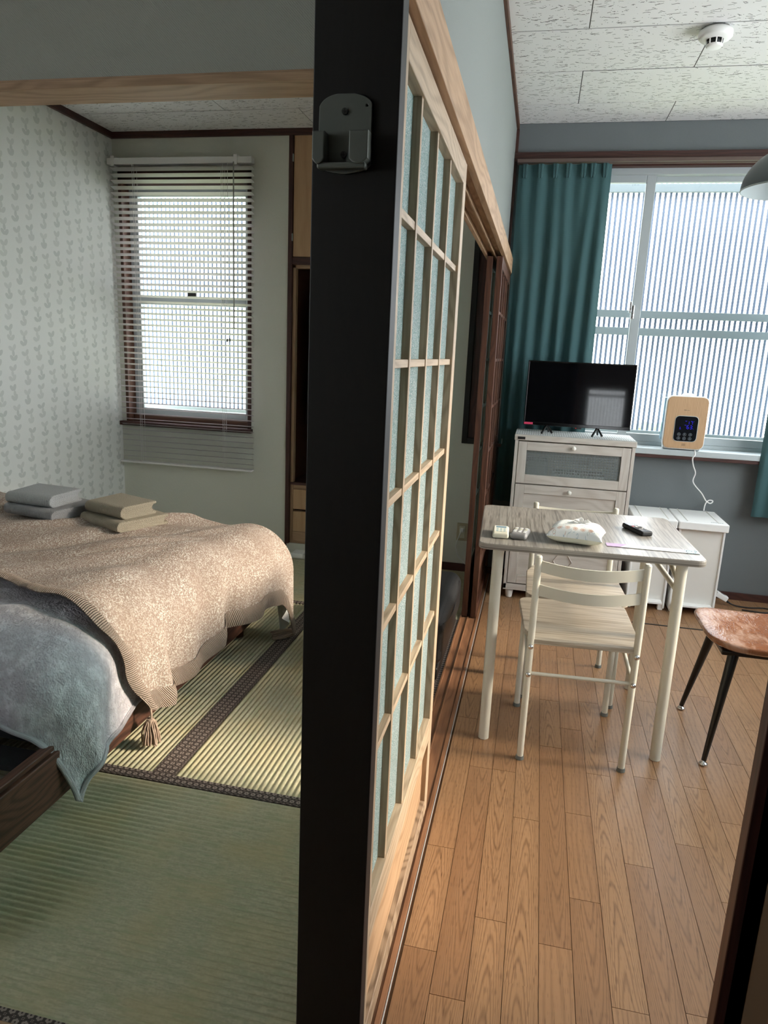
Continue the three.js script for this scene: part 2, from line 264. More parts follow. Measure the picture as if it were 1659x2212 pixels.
// tatami mats: real ribs, rolled along the weave, with brocade edging
{
  const g = struct('floor_left', 'tatami floor of the bedroom');
  part(g, 'base_slab', box(XL - 0.1, -0.30, -0.12, -0.03, ZB - 0.1, ZH + 0.1), M.slabUnder);
  part(g, 'hall_boards', grain(box(XL, -0.345, -0.03, 0, -0.985, ZH), 'x', 0.25, 1), M.tan);
  const pitch = 0.0190;
  function mat(x0, x1, z0, z1, along, edges) {   // along: the axis the ribs run along
    const m = new THREE.Group(); m.name = 'tatami_mat'; g.add(m);
    const a0 = along === 'x' ? z0 : x0, a1 = along === 'x' ? z1 : x1, b0 = along === 'x' ? x0 : z0, b1 = along === 'x' ? x1 : z1;
    const n = Math.round((a1 - a0) / pitch), q = 7, y = t => -0.0048 * (Math.abs(Math.cos(Math.PI * t)) ** 3);
    const geo = surface(2, n * q, (s, t) => { const a = lerp(a0, a1, t), b = lerp(b0, b1, s), h = y(t * n); return along === 'x' ? [b, h, a] : [a, h, b]; }, (s, t) => [lerp(b0, b1, s) / 0.5, lerp(a0, a1, t) / 0.5]);
    part(m, 'rush_cover', geo, M.rush);
    part(m, 'core', box(x0, x1, -0.03, -0.006, z0, z1), M.mat);
    for (const [ex0, ex1, ez0, ez1] of edges) { const e = rbox(ex0, ex1, -0.01, 0.0014, ez0, ez1, 0.001, 1); grain(e, ex1 - ex0 > ez1 - ez0 ? 'x' : 'z', 0.17, 0.17); part(m, 'edging', e, M.brocade); }
  }
  const XE = -0.302;
  mat(XL, XE, -1.802, -0.985, 'x', [[XL, XE, -1.842, -1.800], [XL, XE, -1.012, -0.985]]);
  mat(-1.93, -1.112, -3.462, -1.842, 'z', [[-1.112, -1.0735, -3.462, -1.842]]);
  mat(-1.035, XE, -3.462, -1.842, 'z', [[-1.0725, -1.035, -3.462, -1.842], [XE - 0.04, XE, -3.462, -1.842]]);
  mat(XL, -1.93, -3.462, -1.842, 'z', []);
  mat(XL, XE, ZB, -3.50, 'x', [[XL, XE, -3.50, -3.462]]);
}
// walls
const LW = [-2.735, -1.83, 0.822, 2.42], RW = [-0.17, 1.78, 0.878, 2.42];   // window holes in the back wall
const FW = [0.455, 0.83, 0.62, 1.32];                                    // low window in the living room's front wall
const CL = [-1.57, -0.76, 0.07, 2.605];                                  // built-in closet bay
{
  const t = 0.14;
  const uvm = (gs, ax) => grain(merge(gs), ax, 0.4, 0.4);
  part(struct('wall_back', 'pale grey papered wall of the bedroom behind the blind'), 'wallpaper', uvm(wallWithHole('x', XL, XW - 0.03, -0.05, CEIL, [LW, CL], ZB - t, ZB), 'y'), M.plain);
  part(struct('wall_back_right', 'slate grey papered wall round the wide window'), 'wallpaper', uvm(wallWithHole('x', XW - 0.03, XR + 0.1, -0.05, CEIL, [RW], ZB - t, ZB), 'y'), M.slate);
  part(struct('wall_left', 'bedroom wall papered with a pale leaf print'), 'wallpaper', grain(merge(wallWithHole('z', ZB - t, ZH + t, -0.05, CEIL, [[-0.15, 0.9, 1.1, 2.1]], XL - t, XL)), 'y', 0.64, 0.64), M.leaf);
  part(struct('wall_right', 'living room side wall with a window'), 'wallpaper', uvm(wallWithHole('z', ZB - t, -0.94, -0.05, CEIL, [[-3.75, -1.35, 0.90, 2.35]], XR, XR + t), 'y'), M.bluegrey);
  part(struct('wall_rear', 'rear wall of the dark hall'), 'wallpaper', uvm([box(XL, 0.38, -0.05, CEIL, ZH, ZH + t)], 'y'), M.hall);
  part(struct('wall_front', 'living room front wall beside the doorway, with a low window'), 'wallpaper', uvm(wallWithHole('x', 0.372, XR, -0.05, CEIL, [[FW[0], FW[1], FW[2], FW[3]]], -1.026, -0.94), 'y'), M.hallwood);
  part(struct('wall_hall_right', 'dark panelled side wall of the hall'), 'panelling', grain(box(0.372, 0.44, -0.05, CEIL, -1.0, ZH), 'y'), M.dark);
  // wall over the shoji, between the two rooms
  part(struct('wall_partition', 'blue grey papered wall above the sliding doors'), 'wallpaper', uvm([box(XW - 0.055, XW, 1.90, CEIL, ZB, -1.0)], 'y'), M.bluegrey);
  // hanging wall across the bedroom
  part(struct('wall_hanging', 'grey textured papered wall hanging above the bedroom opening'), 'wallpaper', uvm([box(XL, XW - 0.055, 2.012, CEIL, -1.90, -1.81)], 'y'), M.greywall);
  part(struct('wall_hall', 'wall strip closing the hall beside the post'), 'wallpaper', uvm([box(XW - 0.055, XW - 0.02, 1.9, CEIL, -1.0, ZH)], 'y'), M.hall);
}
// ceiling of fissured boards
{
  const g = struct('ceiling', 'white fissured acoustic board ceiling');
  part(g, 'backing', [box(XL - 0.1, XR + 0.1, CEIL + 0.0025, CEIL + 0.12, ZB - 0.14, -0.9), box(XL - 0.1, 0.44, CEIL + 0.0025, CEIL + 0.12, -0.9, ZH + 0.14)], M.ceilBack);
  const rows = [-4.37, -4.065, -3.637, -3.209, -2.781, -2.353, -1.925, -1.497, -1.069, -0.641, 0.0, 0.8, 1.6];
  const put = (x0, x1, z0, z1, i) => { const gp = 0.0018, gz = 0.0038, b = rbox(x0 + gp, x1 - gp, CEIL, CEIL + 0.01, z0 + gz, z1 - gz, 0.001, 1); grain(b, 'z', 0.95, 0.95, i * 0.317, i * 0.151); part(g, 'ceiling_tile', b, M.ceil); };
  for (let j = 0; j < rows.length - 1; j++) {
    const off = j % 2 ? 0.07 : 0.54, XE = rows[j + 1] > -1.0 ? 0.372 : XR;
    let xs = [XW]; for (let x = off - 0.95 * 3; x < XE; x += 0.95) if (x > XW + 0.05) xs.push(x); xs.push(XE);
    for (let i = 0; i < xs.length - 1; i++) put(xs[i], xs[i + 1], rows[j], rows[j + 1], j * 5 + i);
    const offL = j % 2 ? -1.84 : -2.36;
    xs = [XL]; for (let x = offL - 0.95 * 2; x < XW - 0.06; x += 0.95) if (x > XL + 0.05 && x < XW - 0.1) xs.push(x); xs.push(XW - 0.055);
    const zr = [-4.37, -4.02, -3.57, -3.12, -2.67, -2.22, -1.90, -1.45, -1.0, -0.5, 0.0, 0.8, 1.6];
    for (let i = 0; i < xs.length - 1; i++) put(xs[i], xs[i + 1], zr[j], zr[j + 1], j * 7 + i + 3);
  }
}
// trims
let trimN = 0;
function trim(geo, mat, label) { const m = new THREE.Mesh(Array.isArray(geo) ? merge(geo) : geo, mat); m.name = 'trim_' + (++trimN); m.castShadow = m.receiveShadow = true; m.userData = { kind: 'structure', label }; scene.add(m); return m; }
trim(gbox('z', XL, XL + 0.022, CEIL - 0.036, CEIL, ZB, -1.90), M.redbrown, 'dark ceiling moulding along the leaf print wall');
trim(gbox('x', XL, XW - 0.055, CEIL - 0.036, CEIL, ZB, ZB + 0.022), M.redbrown, 'dark ceiling moulding along the bedroom back wall');
trim(gbox('z', XW, XW + 0.014, CEIL - 0.03, CEIL, ZB, ZH), M.brown, 'brown ceiling moulding above the sliding doors');
trim(gbox('y', XW - 0.002, XW + 0.016, 0, CEIL - 0.03, ZB, ZB + 0.016), M.redbrown, 'dark corner moulding beside the teal curtain');
trim([gbox('x', XL, XW - 0.055, 1.99, 2.012, -1.915, -1.80, 0.002), gbox('x', XL, XW - 0.055, 2.008, 2.016, -1.806, -1.803, 0.001)], M.tan, 'light wooden lintel under the hanging wall');
// the big post and the doorway lintel above the shoji
trim([gbox('y', -0.331, -0.2115, 0, CEIL, -1.036, -1.0, 0.002), gbox('y', -0.331, -0.258, 0, CEIL, -1.10, -1.03, 0.003)], M.dark, 'tall near black wooden post in the middle of the picture');
trim(gbox('y', -0.258, -0.2175, 0.012, 1.822, -1.054, -1.038, 0.001), M.pine, 'pale door stop between post and sliding door');
trim([gbox('z', -0.310, -0.208, 1.846, 1.912, ZB, -1.0, 0.003), gbox('z', -0.228, -0.208, 1.826, 1.85, ZB, -1.0, 0.002), gbox('z', -0.262, -0.256, 1.826, 1.85, ZB, -1.0, 0.001), gbox('z', -0.310, -0.294, 1.826, 1.85, ZB, -1.0, 0.002)], M.tan, 'grooved wooden lintel above the sliding doors');
trim([gbox('z', -0.302, -0.200, -0.02, 0.0025, ZB, -1.0, 0.001), gbox('z', -0.300, -0.292, 0, 0.008, ZB, -1.0, 0.001), gbox('z', -0.262, -0.257, 0, 0.008, ZB, -1.0, 0.001), gbox('z', -0.2165, -0.2045, 0, 0.006, ZB, -1.0, 0.001)], M.track, 'grooved wooden floor track of the sliding doors');
trim(rbox(-0.2030, -0.2002, -0.01, 0.0035, ZB, -1.0, 0.0008, 1), M.alu, 'thin grey metal edging between floor track and planks');
trim([gbox('x', XL, -1.575, 0, 0.068, ZB, ZB + 0.012), gbox('x', -0.76, XW - 0.06, 0, 0.05, ZB, ZB + 0.012)], M.redbrown, 'low skirting under the bedroom back wall');
trim(gbox('x', XW, XR, 0, 0.045, ZB, ZB + 0.012), M.redbrown, 'dark skirting under the slate grey wall');
trim(gbox('x', 0.60, 1.20, 0.0002, 0.0022, -3.775, -3.762, 0.0005), M.black, 'thin black joint strip across the floor before the white bins');

// shoji sliding doors
function shoji(n, x1, z0, z1, full, label, frame) {   // x1: room-side face, z0 > z1
  const g = struct('door_' + n, label), th = 0.029, x0 = x1 - th;
  const zs = full ? [[-1.249, -1.263], [-1.436, -1.450], [-1.629, -1.643]] : [0.25, 0.5, 0.75].map(k => { const c = lerp(z0 - 0.03, z1 + 0.03, k); return [c + 0.006, c - 0.006]; });
  const nearW = full ? 0.043 : 0.028, farW = full ? 0.052 : 0.028;
  part(g, 'stile', gbox('y', x0, x1, 0.006, 1.822, z0 - nearW, z0), frame); part(g, 'stile', gbox('y', x0, x1, 0.006, 1.822, z1, z1 + farW, 0.002, 0.4), frame);
  const a = z1 + farW, b = z0 - nearW;
  part(g, 'top_rail', gbox('z', x0, x1, 1.768, 1.822, a, b), frame); part(g, 'middle_rail', gbox('z', x0, x1, 0.262, 0.332, a, b, 0.002, 0.2), frame); part(g, 'bottom_rail', gbox('z', x0, x1, 0.006, 0.062, a, b, 0.002, 0.6), full ? M.curly : frame);
  part(g, 'lower_board', gbox('z', x0 + 0.006, x1 - 0.014, 0.06, 0.265, a, b, 0.001, 0.3), full ? M.tan : frame);
  const bars = [1.569, 1.341, 1.110, 0.886, 0.655];
  const xb = full ? x1 - 0.0045 : x1 - 0.001, xg = full ? x1 - 0.0195 : x0 + 0.004, lo = full ? xg - 0.008 : x0 + 0.006;
  for (const [p, q] of zs) part(g, 'upright_bar', gbox('y', lo, xb, 0.332, 1.768, q, p, 0.001, p), frame);
  for (const y of bars) part(g, 'cross_bar', gbox('z', lo, xb - 0.002, y - 0.007, y + 0.007, a, b, 0.001, y), frame);
  const ys = [1.768, ...bars, 0.332], zz = [b, ...zs.flat(), a];
  if (full) for (let i = 0; i < 4; i++) for (let j = 0; j < 6; j++) { const p0 = zz[2 * i], p1 = zz[2 * i + 1], q0 = ys[j], q1 = ys[j + 1]; const pl = new THREE.PlaneGeometry(p0 - p1, q0 - q1).rotateY(Math.PI / 2).translate(xg, (q0 + q1) / 2, (p0 + p1) / 2); grain(pl, 'y', 0.25, 0.25); part(g, 'glass_pane', pl, M.frost); }
  else part(g, 'glass_pane', grain(new THREE.PlaneGeometry(b - a, 1.44).rotateY(Math.PI / 2).translate(x0 + 0.004, 1.05, (a + b) / 2), 'y', 0.25, 0.25), M.frost);
}
shoji(1, -0.222, -1.060, -1.897, true, 'pale wooden shoji sliding door with frosted glass panes beside the post', M.pine);
shoji(2, -0.2175, -3.540, -4.355, false, 'outer brown shoji sliding door at the far end', M.brown);
shoji(3, -0.2640, -3.545, -4.355, false, 'inner brown shoji sliding door at the far end', M.brown);

// bedroom window behind the blind
{
  const g = struct('window_1', 'bedroom sash window with wooden lining'), [x0, x1, y0, y1] = LW;
  part(g, 'jamb', gbox('y', x0, x0 + 0.022, y0, y1, ZB - 0.13, ZB + 0.012), M.brown); part(g, 'jamb', gbox('y', x1 - 0.022, x1, y0, y1, ZB - 0.13, ZB + 0.012), M.redbrown);
  part(g, 'head', gbox('x', x0, x1, 2.335, y1, ZB - 0.13, ZB + 0.012), M.redbrown); part(g, 'sill', gbox('x', x0 - 0.04, x1 + 0.01, y0 - 0.026, y0, ZB - 0.13, ZB + 0.035), M.redbrown);
  part(g, 'inner_sill', gbox('x', x0, x1, y0, y0 + 0.04, ZB - 0.13, ZB - 0.04), M.brown);
  const zf = ZB - 0.115, zn = ZB - 0.075, a = x0 + 0.022, b = x1 - 0.022, t = y0 + 0.04;
  const fr = (p, q, r, s, n = 'sash') => part(g, n, rbox(p, q, r, s, zf, zn, 0.003, 1), M.alu);
  fr(a, a + 0.06, t, 2.335); fr(b - 0.05, b, t, 2.335); fr(a + 0.06, b - 0.05, t, t + 0.05); fr(a + 0.06, b - 0.05, 2.27, 2.335); fr(a + 0.06, b - 0.05, 1.60, 1.655, 'meeting_rail');
  part(g, 'latch', rbox(-2.30, -2.24, 1.655, 1.68, zn, zn + 0.02, 0.004), M.blackmetal);
  part(g, 'glass_pane', box(a + 0.06, b - 0.05, 1.655, 2.27, zf + 0.018, zf + 0.0181), M.glass); part(g, 'glass_pane', box(a + 0.06, b - 0.05, t + 0.05, 1.60, zf + 0.018, zf + 0.0181), M.glass);
}
// living room window
{
  const g = struct('window_2', 'wide sliding window of the living room'), [x0, x1, y0, y1] = RW;
  part(g, 'head_casing', gbox('x', XW, x1 + 0.1, 2.432, 2.478, ZB - 0.02, ZB + 0.03), M.redbrown);
  part(g, 'head', gbox('x', x0, x1, 2.405, 2.434, ZB - 0.14, ZB + 0.014), M.redbrown);
  part(g, 'sill_board', gbox('x', XW + 0.02, x1 + 0.05, 0.826, 0.846, ZB - 0.14, ZB + 0.07), M.redbrown);
  part(g, 'sill', rbox(x0 - 0.02, x1 + 0.03, 0.846, 0.879, ZB - 0.14, ZB + 0.075, 0.003), M.alu);
  const zf = ZB - 0.12, fr = (p, q, r, s, dz = 0, n = 'sash') => part(g, n, rbox(p, q, r, s, zf + dz, zf + dz + 0.035, 0.003, 1), M.pvc);
  part(g, 'frame', rbox(x0, x1, 2.372, 2.41, zf, zf + 0.09, 0.003, 1), M.pvc); fr(x0, x1, 0.878, 0.90, 0.0, 'frame'); fr(x0, x0 + 0.03, 0.9, 2.372, 0, 'frame'); fr(x1 - 0.03, x1, 0.9, 2.372, 0, 'frame');
  fr(0.485, 0.535, 0.9, 2.375, 0.04); fr(x0 + 0.03, x0 + 0.075, 0.9, 2.375, 0.04); fr(x0 + 0.075, 0.485, 2.335, 2.375, 0.04); fr(x0 + 0.075, 0.485, 0.9, 0.945, 0.04);
  fr(0.495, 0.54, 0.9, 2.375, 0.0); fr(1.70, 1.75, 0.9, 2.375, 0); fr(0.54, 1.7, 2.345, 2.375, 0); fr(0.54, 1.7, 0.9, 0.945, 0);
  part(g, 'crescent_lock', [rbox(0.478, 0.498, 1.60, 1.68, zf + 0.075, zf + 0.10, 0.006), rbox(0.468, 0.482, 1.635, 1.70, zf + 0.085, zf + 0.098, 0.005)], M.steel);
  part(g, 'glass_pane', box(x0 + 0.075, 0.485, 0.945, 2.335, zf + 0.057, zf + 0.0571), M.glass); part(g, 'glass_pane', box(0.54, 1.70, 0.945, 2.345, zf + 0.017, zf + 0.0171), M.glass);
}
// side window that lets the low sun in, and the hall's rear window
{
  const g = struct('window_3', 'side window of the living room'), f = (a, b, c, d) => part(g, 'frame', rbox(XR + 0.04, XR + 0.09, c, d, a, b, 0.003, 1), M.pvc);
  f(-3.75, -3.71, 0.9, 2.35); f(-1.39, -1.35, 0.9, 2.35); f(-2.57, -2.53, 0.9, 2.35); f(-3.71, -2.57, 0.9, 0.94); f(-3.71, -2.57, 2.31, 2.35); f(-2.53, -1.39, 0.9, 0.94); f(-2.53, -1.39, 2.31, 2.35);
  part(g, 'glass_pane', box(XR + 0.065, XR + 0.0651, 0.94, 2.31, -3.71, -2.57), M.glass); part(g, 'glass_pane', box(XR + 0.065, XR + 0.0651, 0.94, 2.31, -2.53, -1.39), M.glass);
  const hw = struct('window_5', 'hall window out of the picture on the left'), hf = (a, b, c, d) => part(hw, 'frame', rbox(XL - 0.09, XL - 0.04, c, d, a, b, 0.003, 1), M.pvc);
  hf(-0.15, -0.11, 1.1, 2.1); hf(0.86, 0.9, 1.1, 2.1); hf(-0.11, 0.86, 1.1, 1.14); hf(-0.11, 0.86, 2.06, 2.1);
  part(hw, 'glass_pane', box(XL - 0.065, XL - 0.0649, 1.14, 2.06, -0.11, 0.86), M.glass);
  const h = struct('window_4', 'low window in the living room front wall'), q = (a, b, c, d) => part(h, 'frame', rbox(a, b, c, d, -0.99, -0.95, 0.003, 1), M.pvc);
  q(FW[0], FW[0] + 0.02, FW[2], FW[3]); q(FW[1] - 0.02, FW[1], FW[2], FW[3]); q(FW[0] + 0.02, FW[1] - 0.02, FW[2], FW[2] + 0.02); q(FW[0] + 0.02, FW[1] - 0.02, FW[3] - 0.02, FW[3]); q(FW[0] + 0.02, FW[1] - 0.02, 1.24, 1.262);
  part(h, 'glass_pane', box(FW[0] + 0.02, FW[1] - 0.02, FW[2] + 0.02, FW[3] - 0.02, -0.97, -0.9699), M.glass);
}
// ribbed outdoor screens of translucent plastic
function ribScreen(label, x0, x1, y0, y1, z, rails, ribW = 0.0165) {
  const g = thing('outdoor_screen', label, 'screen', [x0, 0, z]);
  for (const [a, b] of rails) part(g, 'rail', rbox(0, x1 - x0, a, b, 0.008, 0.034, 0.003, 1), M.screenrail);
  for (const x of [-0.03, x1 - x0 + 0.03]) part(g, 'post', rbox(x - 0.025, x + 0.025, -0.499, y1 + 0.02, 0.004, 0.044, 0.003, 1), M.screenrail);
  const p = 0.032, n = Math.floor((x1 - x0) / p);
  const geo = surface(6, 1, (s, t) => { const w = ribW; return [(s - 0.5) * w, lerp(y0, y1, t), 0.006 * Math.cos((s - 0.5) * Math.PI)]; });
  for (let i = 0; i < n; i++) { const r = part(g, 'rib', geo, M.screenrib); r.position.x = (i + 0.5) * p; }
  return g;
}
ribScreen('ribbed grey plastic screen outside the wide living room window', -0.4, 2.2, 0.86, 2.56, -5.0, [[1.642, 1.688], [1.532, 1.580], [2.40, 2.45], [0.86, 0.92]]);
ribScreen('ribbed grey plastic screen outside the bedroom window', -3.05, -1.68, 0.86, 2.5, -4.86, [[0.86, 0.9], [2.44, 2.5]], 0.0145);
ribScreen('ribbed grey plastic screen outside the low front window', 0.46, 1.1, 0.4, 1.6, -0.6, [[0.4, 0.44], [1.55, 1.6]]);
// low hedge and lawn outside
solo('lawn', box(-8, 8, -0.6, -0.5, -14, -4.55), std(0x8f9a6a, 0.95), 'pale strip of lawn outside the windows', 'lawn');
{
  const r = rng(9);
  for (const [x, z, w, h] of [[1.3, -7.6, 1.1, 1.15], [2.6, -7.8, 1.2, 1.0], [0.1, -7.8, 0.9, 0.85]]) {
    const geo = new THREE.IcosahedronGeometry(1, 4), p = geo.attributes.position;
    for (let i = 0; i < p.count; i++) { const a = [p.getX(i), p.getY(i), p.getZ(i)], n = 0.82 + 0.36 * noise(a[0] * 5 + 9, a[1] * 5 + a[2] * 4 + 9, 64, 64, 7); p.setXYZ(i, a[0] * w * 0.5 * n, a[1] * h * 0.5 * n, a[2] * 0.4 * n); }
    geo.computeVertexNormals();
    solo('shrub', geo, std(0x7f9160, 0.95), ['rounded green shrub outside, behind the humidifier', 'rounded green shrub outside, furthest right', 'rounded green shrub outside, behind the television'][taken.shrub === undefined ? 0 : taken.shrub + 1], 'shrub', [x, -0.49 + h * 0.6, z]);
  }
}
// built-in closet in the bedroom back wall
{
  const g = thing('built_in_closet', 'built-in closet with upper door, dark open bay and two drawers behind the post', 'closet', [0, 0, 0]);
  const [x0, x1, y0, y1] = CL, d = 0.5;
  part(g, 'carcass', [box(x0 - 0.01, x0 + 0.008, y0, y1, ZB - d, ZB - 0.005), box(x1 - 0.008, x1 + 0.01, y0, y1, ZB - d, ZB - 0.005), box(x0, x1, y0, y1, ZB - d - 0.01, ZB - d), box(x0, x1, y1 - 0.01, y1 + 0.01, ZB - d, ZB - 0.005), box(x0, x1, y0 - 0.01, y0, ZB - d, ZB - 0.005)].map(q => grain(q, 'y')), M.brown);
  part(g, 'frame_post', gbox('y', x0 - 0.016, x0 + 0.012, 0.068, y1, ZB - 0.02, ZB + 0.012), M.redbrown); part(g, 'frame_post', gbox('y', x1 - 0.012, x1 + 0.016, 0.068, y1, ZB - 0.02, ZB + 0.012), M.redbrown);
  part(g, 'frame_rail', gbox('x', x0 + 0.012, x1 - 0.012, 1.862, 1.905, ZB - 0.02, ZB + 0.008), M.redbrown);
  const dr = part(g, 'upper_door', gbox('y', x0 + 0.014, x1 - 0.014, 1.908, 2.594, ZB - 0.02, ZB + 0.002), M.ply);
  for (const y of [2.47, 2.02]) part(dr, 'hinge', rbox(x0 + 0.008, x0 + 0.014, y - 0.022, y + 0.022, ZB + 0.002, ZB + 0.014, 0.002, 1), M.alu);
  part(g, 'inner_frame', [gbox('y', x0 + 0.012, x0 + 0.032, 0.068, 1.862, ZB - 0.05, ZB - 0.012), gbox('x', x0 + 0.012, x1 - 0.012, 1.84, 1.862, ZB - 0.05, ZB - 0.012)], M.tan);
  part(g, 'shelf', gbox('x', x0 + 0.01, x1 - 0.01, 0.47, 0.488, ZB - d, ZB - 0.01), M.redbrown);
  part(g, 'lower_panel', [gbox('x', x0 + 0.032, x1 - 0.012, 0.068, 0.15, ZB - 0.04, ZB - 0.012), gbox('x', x0 + 0.032, x1 - 0.012, 0.443, 0.47, ZB - 0.04, ZB - 0.016)], M.tan);
  for (const [a, b] of [[0.152, 0.290], [0.306, 0.441]]) part(g, 'drawer', gbox('y', x0 + 0.034, x1 - 0.014, a, b, ZB - 0.05, ZB - 0.008, 0.003), M.ply);
  // dark garments hanging in the open bay
  const rr = rng(4);
  for (let k = 0; k < 3; k++) {
    const cx = -1.43 + k * 0.21, len = [0.86, 1.05, 0.95][k];
    const geo = surface(36, 20, (s, t) => { const a = s * Math.PI * 2, y = 1.72 - t * len, w = 0.055 + 0.02 * t, dpt = 0.19 * Math.min(1, 0.35 + t * 3); return [cx + Math.cos(a) * w * (1 + 0.25 * Math.sin(5 * a + k)), y, ZB - 0.25 + Math.sin(a) * dpt * (1 + 0.05 * Math.sin(7 * a))]; });
    solo('hanging_garment', geo, M.charcoal, ['black garment hanging leftmost in the closet bay', 'longest black garment hanging second in the closet bay', 'black garment hanging deepest behind the post in the closet bay'][k], 'garment');
  }
}
// framed dark panel on the bedroom wall, seen past the far shoji
{
  const g = thing('wall_panel', 'tall dark wooden panel in black frame on the bedroom wall', 'panel', [0, 0, ZB]);
  part(g, 'panel', gbox('y', -0.405, -0.312, 0.86, 2.45, 0.001, 0.012), M.redbrown);
  part(g, 'frame', [gbox('y', -0.435, -0.402, 0.828, 2.49, 0.001, 0.03), gbox('y', -0.325, -0.308, 0.828, 2.49, 0.001, 0.03), gbox('x', -0.402, -0.325, 0.828, 0.862, 0.001, 0.03), gbox('x', -0.402, -0.325, 2.45, 2.49, 0.001, 0.03)], M.dark);
}
// wall socket
{
  const g = thing('wall_socket', 'cream wall socket low on the bedroom wall', 'socket', [-0.395, 0.26, ZB]);
  part(g, 'plate', rbox(-0.034, 0.034, -0.058, 0.058, 0, 0.008, 0.004), std(0xb8ad8e, 0.5)); part(g, 'insert', rbox(-0.018, 0.018, -0.04, 0.04, 0.007, 0.011, 0.002), M.ivory);
  const c = part(g, 'plug', rbox(-0.011, 0.011, 0.003, 0.027, 0.0112, 0.036, 0.003), M.white, 'white plug'); part(c, 'lead', tube([[0, 0.015, 0.036], [-0.015, -0.025, 0.05], [-0.03, -0.085, 0.045], [-0.01, -0.155, 0.04], [0.02, -0.185, 0.03], [0.05, -0.22, 0.03]], 0.0028, 50), M.white, 'thin white lead hanging down');
}

// ───────────────────────── bedroom things ─────────────────────────
// holder for a remote control, screwed to the post
{
  const g = thing('remote_holder', 'empty grey plastic remote control holder screwed to the dark post', 'holder', [-0.284, 1.642, -1.0]);
  const s = new THREE.Shape(); s.moveTo(-0.036, -0.038); s.quadraticCurveTo(-0.03, -0.046, 0, -0.049); s.quadraticCurveTo(0.03, -0.046, 0.036, -0.038); s.lineTo(0.036, 0.036); s.quadraticCurveTo(0.033, 0.044, 0.012, 0.048); s.lineTo(-0.012, 0.048); s.quadraticCurveTo(-0.03, 0.045, -0.035, 0.034); s.closePath();
  const h = new THREE.Path(); h.absarc(0.030, 0.034, 0.0025, 0, 7, true); s.holes.push(h);
  part(g, 'back_plate', new THREE.ExtrudeGeometry(s, { depth: 0.003, bevelEnabled: true, bevelSize: 0.001, bevelThickness: 0.001, bevelSegments: 2 }).translate(0, 0, 0.001), M.holder);
  const w = new THREE.Shape(); w.moveTo(-0.039, -0.002); w.lineTo(-0.022, -0.002); w.quadraticCurveTo(-0.013, -0.004, -0.013, -0.016); w.lineTo(-0.013, -0.040); w.lineTo(0.010, -0.040); w.lineTo(0.012, -0.002); w.lineTo(0.037, -0.002); w.lineTo(0.037, -0.036); w.quadraticCurveTo(0.030, -0.046, 0, -0.0475); w.quadraticCurveTo(-0.032, -0.046, -0.039, -0.034); w.closePath();
  const hook = (a) => { const q = new THREE.Shape(); q.moveTo(a[0], -0.002); q.lineTo(a[1], -0.002); q.lineTo(a[1], -0.034); q.quadraticCurveTo((a[0] + a[1]) / 2, -0.045, a[0], -0.034); q.closePath(); return new THREE.ExtrudeGeometry(q, { depth: 0.016, bevelEnabled: true, bevelSize: 0.0015, bevelThickness: 0.0015, bevelSegments: 2 }).translate(0, 0, 0.006); };
  part(g, 'pocket_wall', hook([-0.038, -0.024]), M.holder); part(g, 'pocket_wall', hook([0.013, 0.036]), M.holder);
  part(g, 'pocket_floor', rbox(-0.034, 0.034, -0.046, -0.038, 0.004, 0.02, 0.003), M.holder);
  for (const y of [0.027, -0.026]) { const sc = part(g, 'screw', new THREE.CylinderGeometry(0.0042, 0.0042, 0.0025, 20).rotateX(Math.PI / 2).translate(0, y, 0.006), std(0x4a4c48, 0.35, { metalness: 0.7 })); part(sc, 'cross_slot', [box(-0.0026, 0.0026, y - 0.0005, y + 0.0005, 0.0068, 0.0076), box(-0.0005, 0.0005, y - 0.0026, y + 0.0026, 0.0068, 0.0076)], M.black); }
}
// low bed
{
  const g = thing('bed_frame', 'low dark walnut bed frame under the grey blanket', 'bed', [0, 0, 0]);
  part(g, 'side_rail', gbox('z', -1.276, -1.250, 0.055, 0.205, -3.07, -1.02, 0.004), M.walnut);
  part(g, 'side_rail', gbox('z', -2.73, -2.704, 0.055, 0.205, -3.07, -1.02, 0.004, 0.5), M.walnut);
  part(g, 'end_rail', gbox('x', -2.704, -1.276, 0.055, 0.205, -3.07, -3.044, 0.004), M.walnut);
  part(g, 'end_rail', gbox('x', -2.704, -1.276, 0.055, 0.205, -1.046, -1.02, 0.004), M.walnut);
  part(g, 'rail_cap', gbox('z', -1.292, -1.262, 0.205, 0.222, -3.06, -1.03, 0.004, 0.2), M.walnut);
  for (let i = 0; i < 13; i++) { const z = -3.0 + i * 0.155; part(g, 'slat', rbox(-2.704, -1.292, 0.16, 0.178, z, z + 0.09, 0.003, 1), M.charcoal); }
  for (const [x, z] of [[-1.30, -2.95], [-2.66, -2.95], [-1.30, -1.12], [-2.66, -1.12]]) part(g, 'leg', [grain(rod([x, 0.001, z], [x, 0.16, z], 0.024, 0.03), 'y')], M.brown);
  solo('mattress', rbox(-2.70, -1.33, 0.18, 0.425, -3.03, -1.60, 0.05, 4), M.mattress, 'dark mattress hidden under the blankets', 'mattress');
}
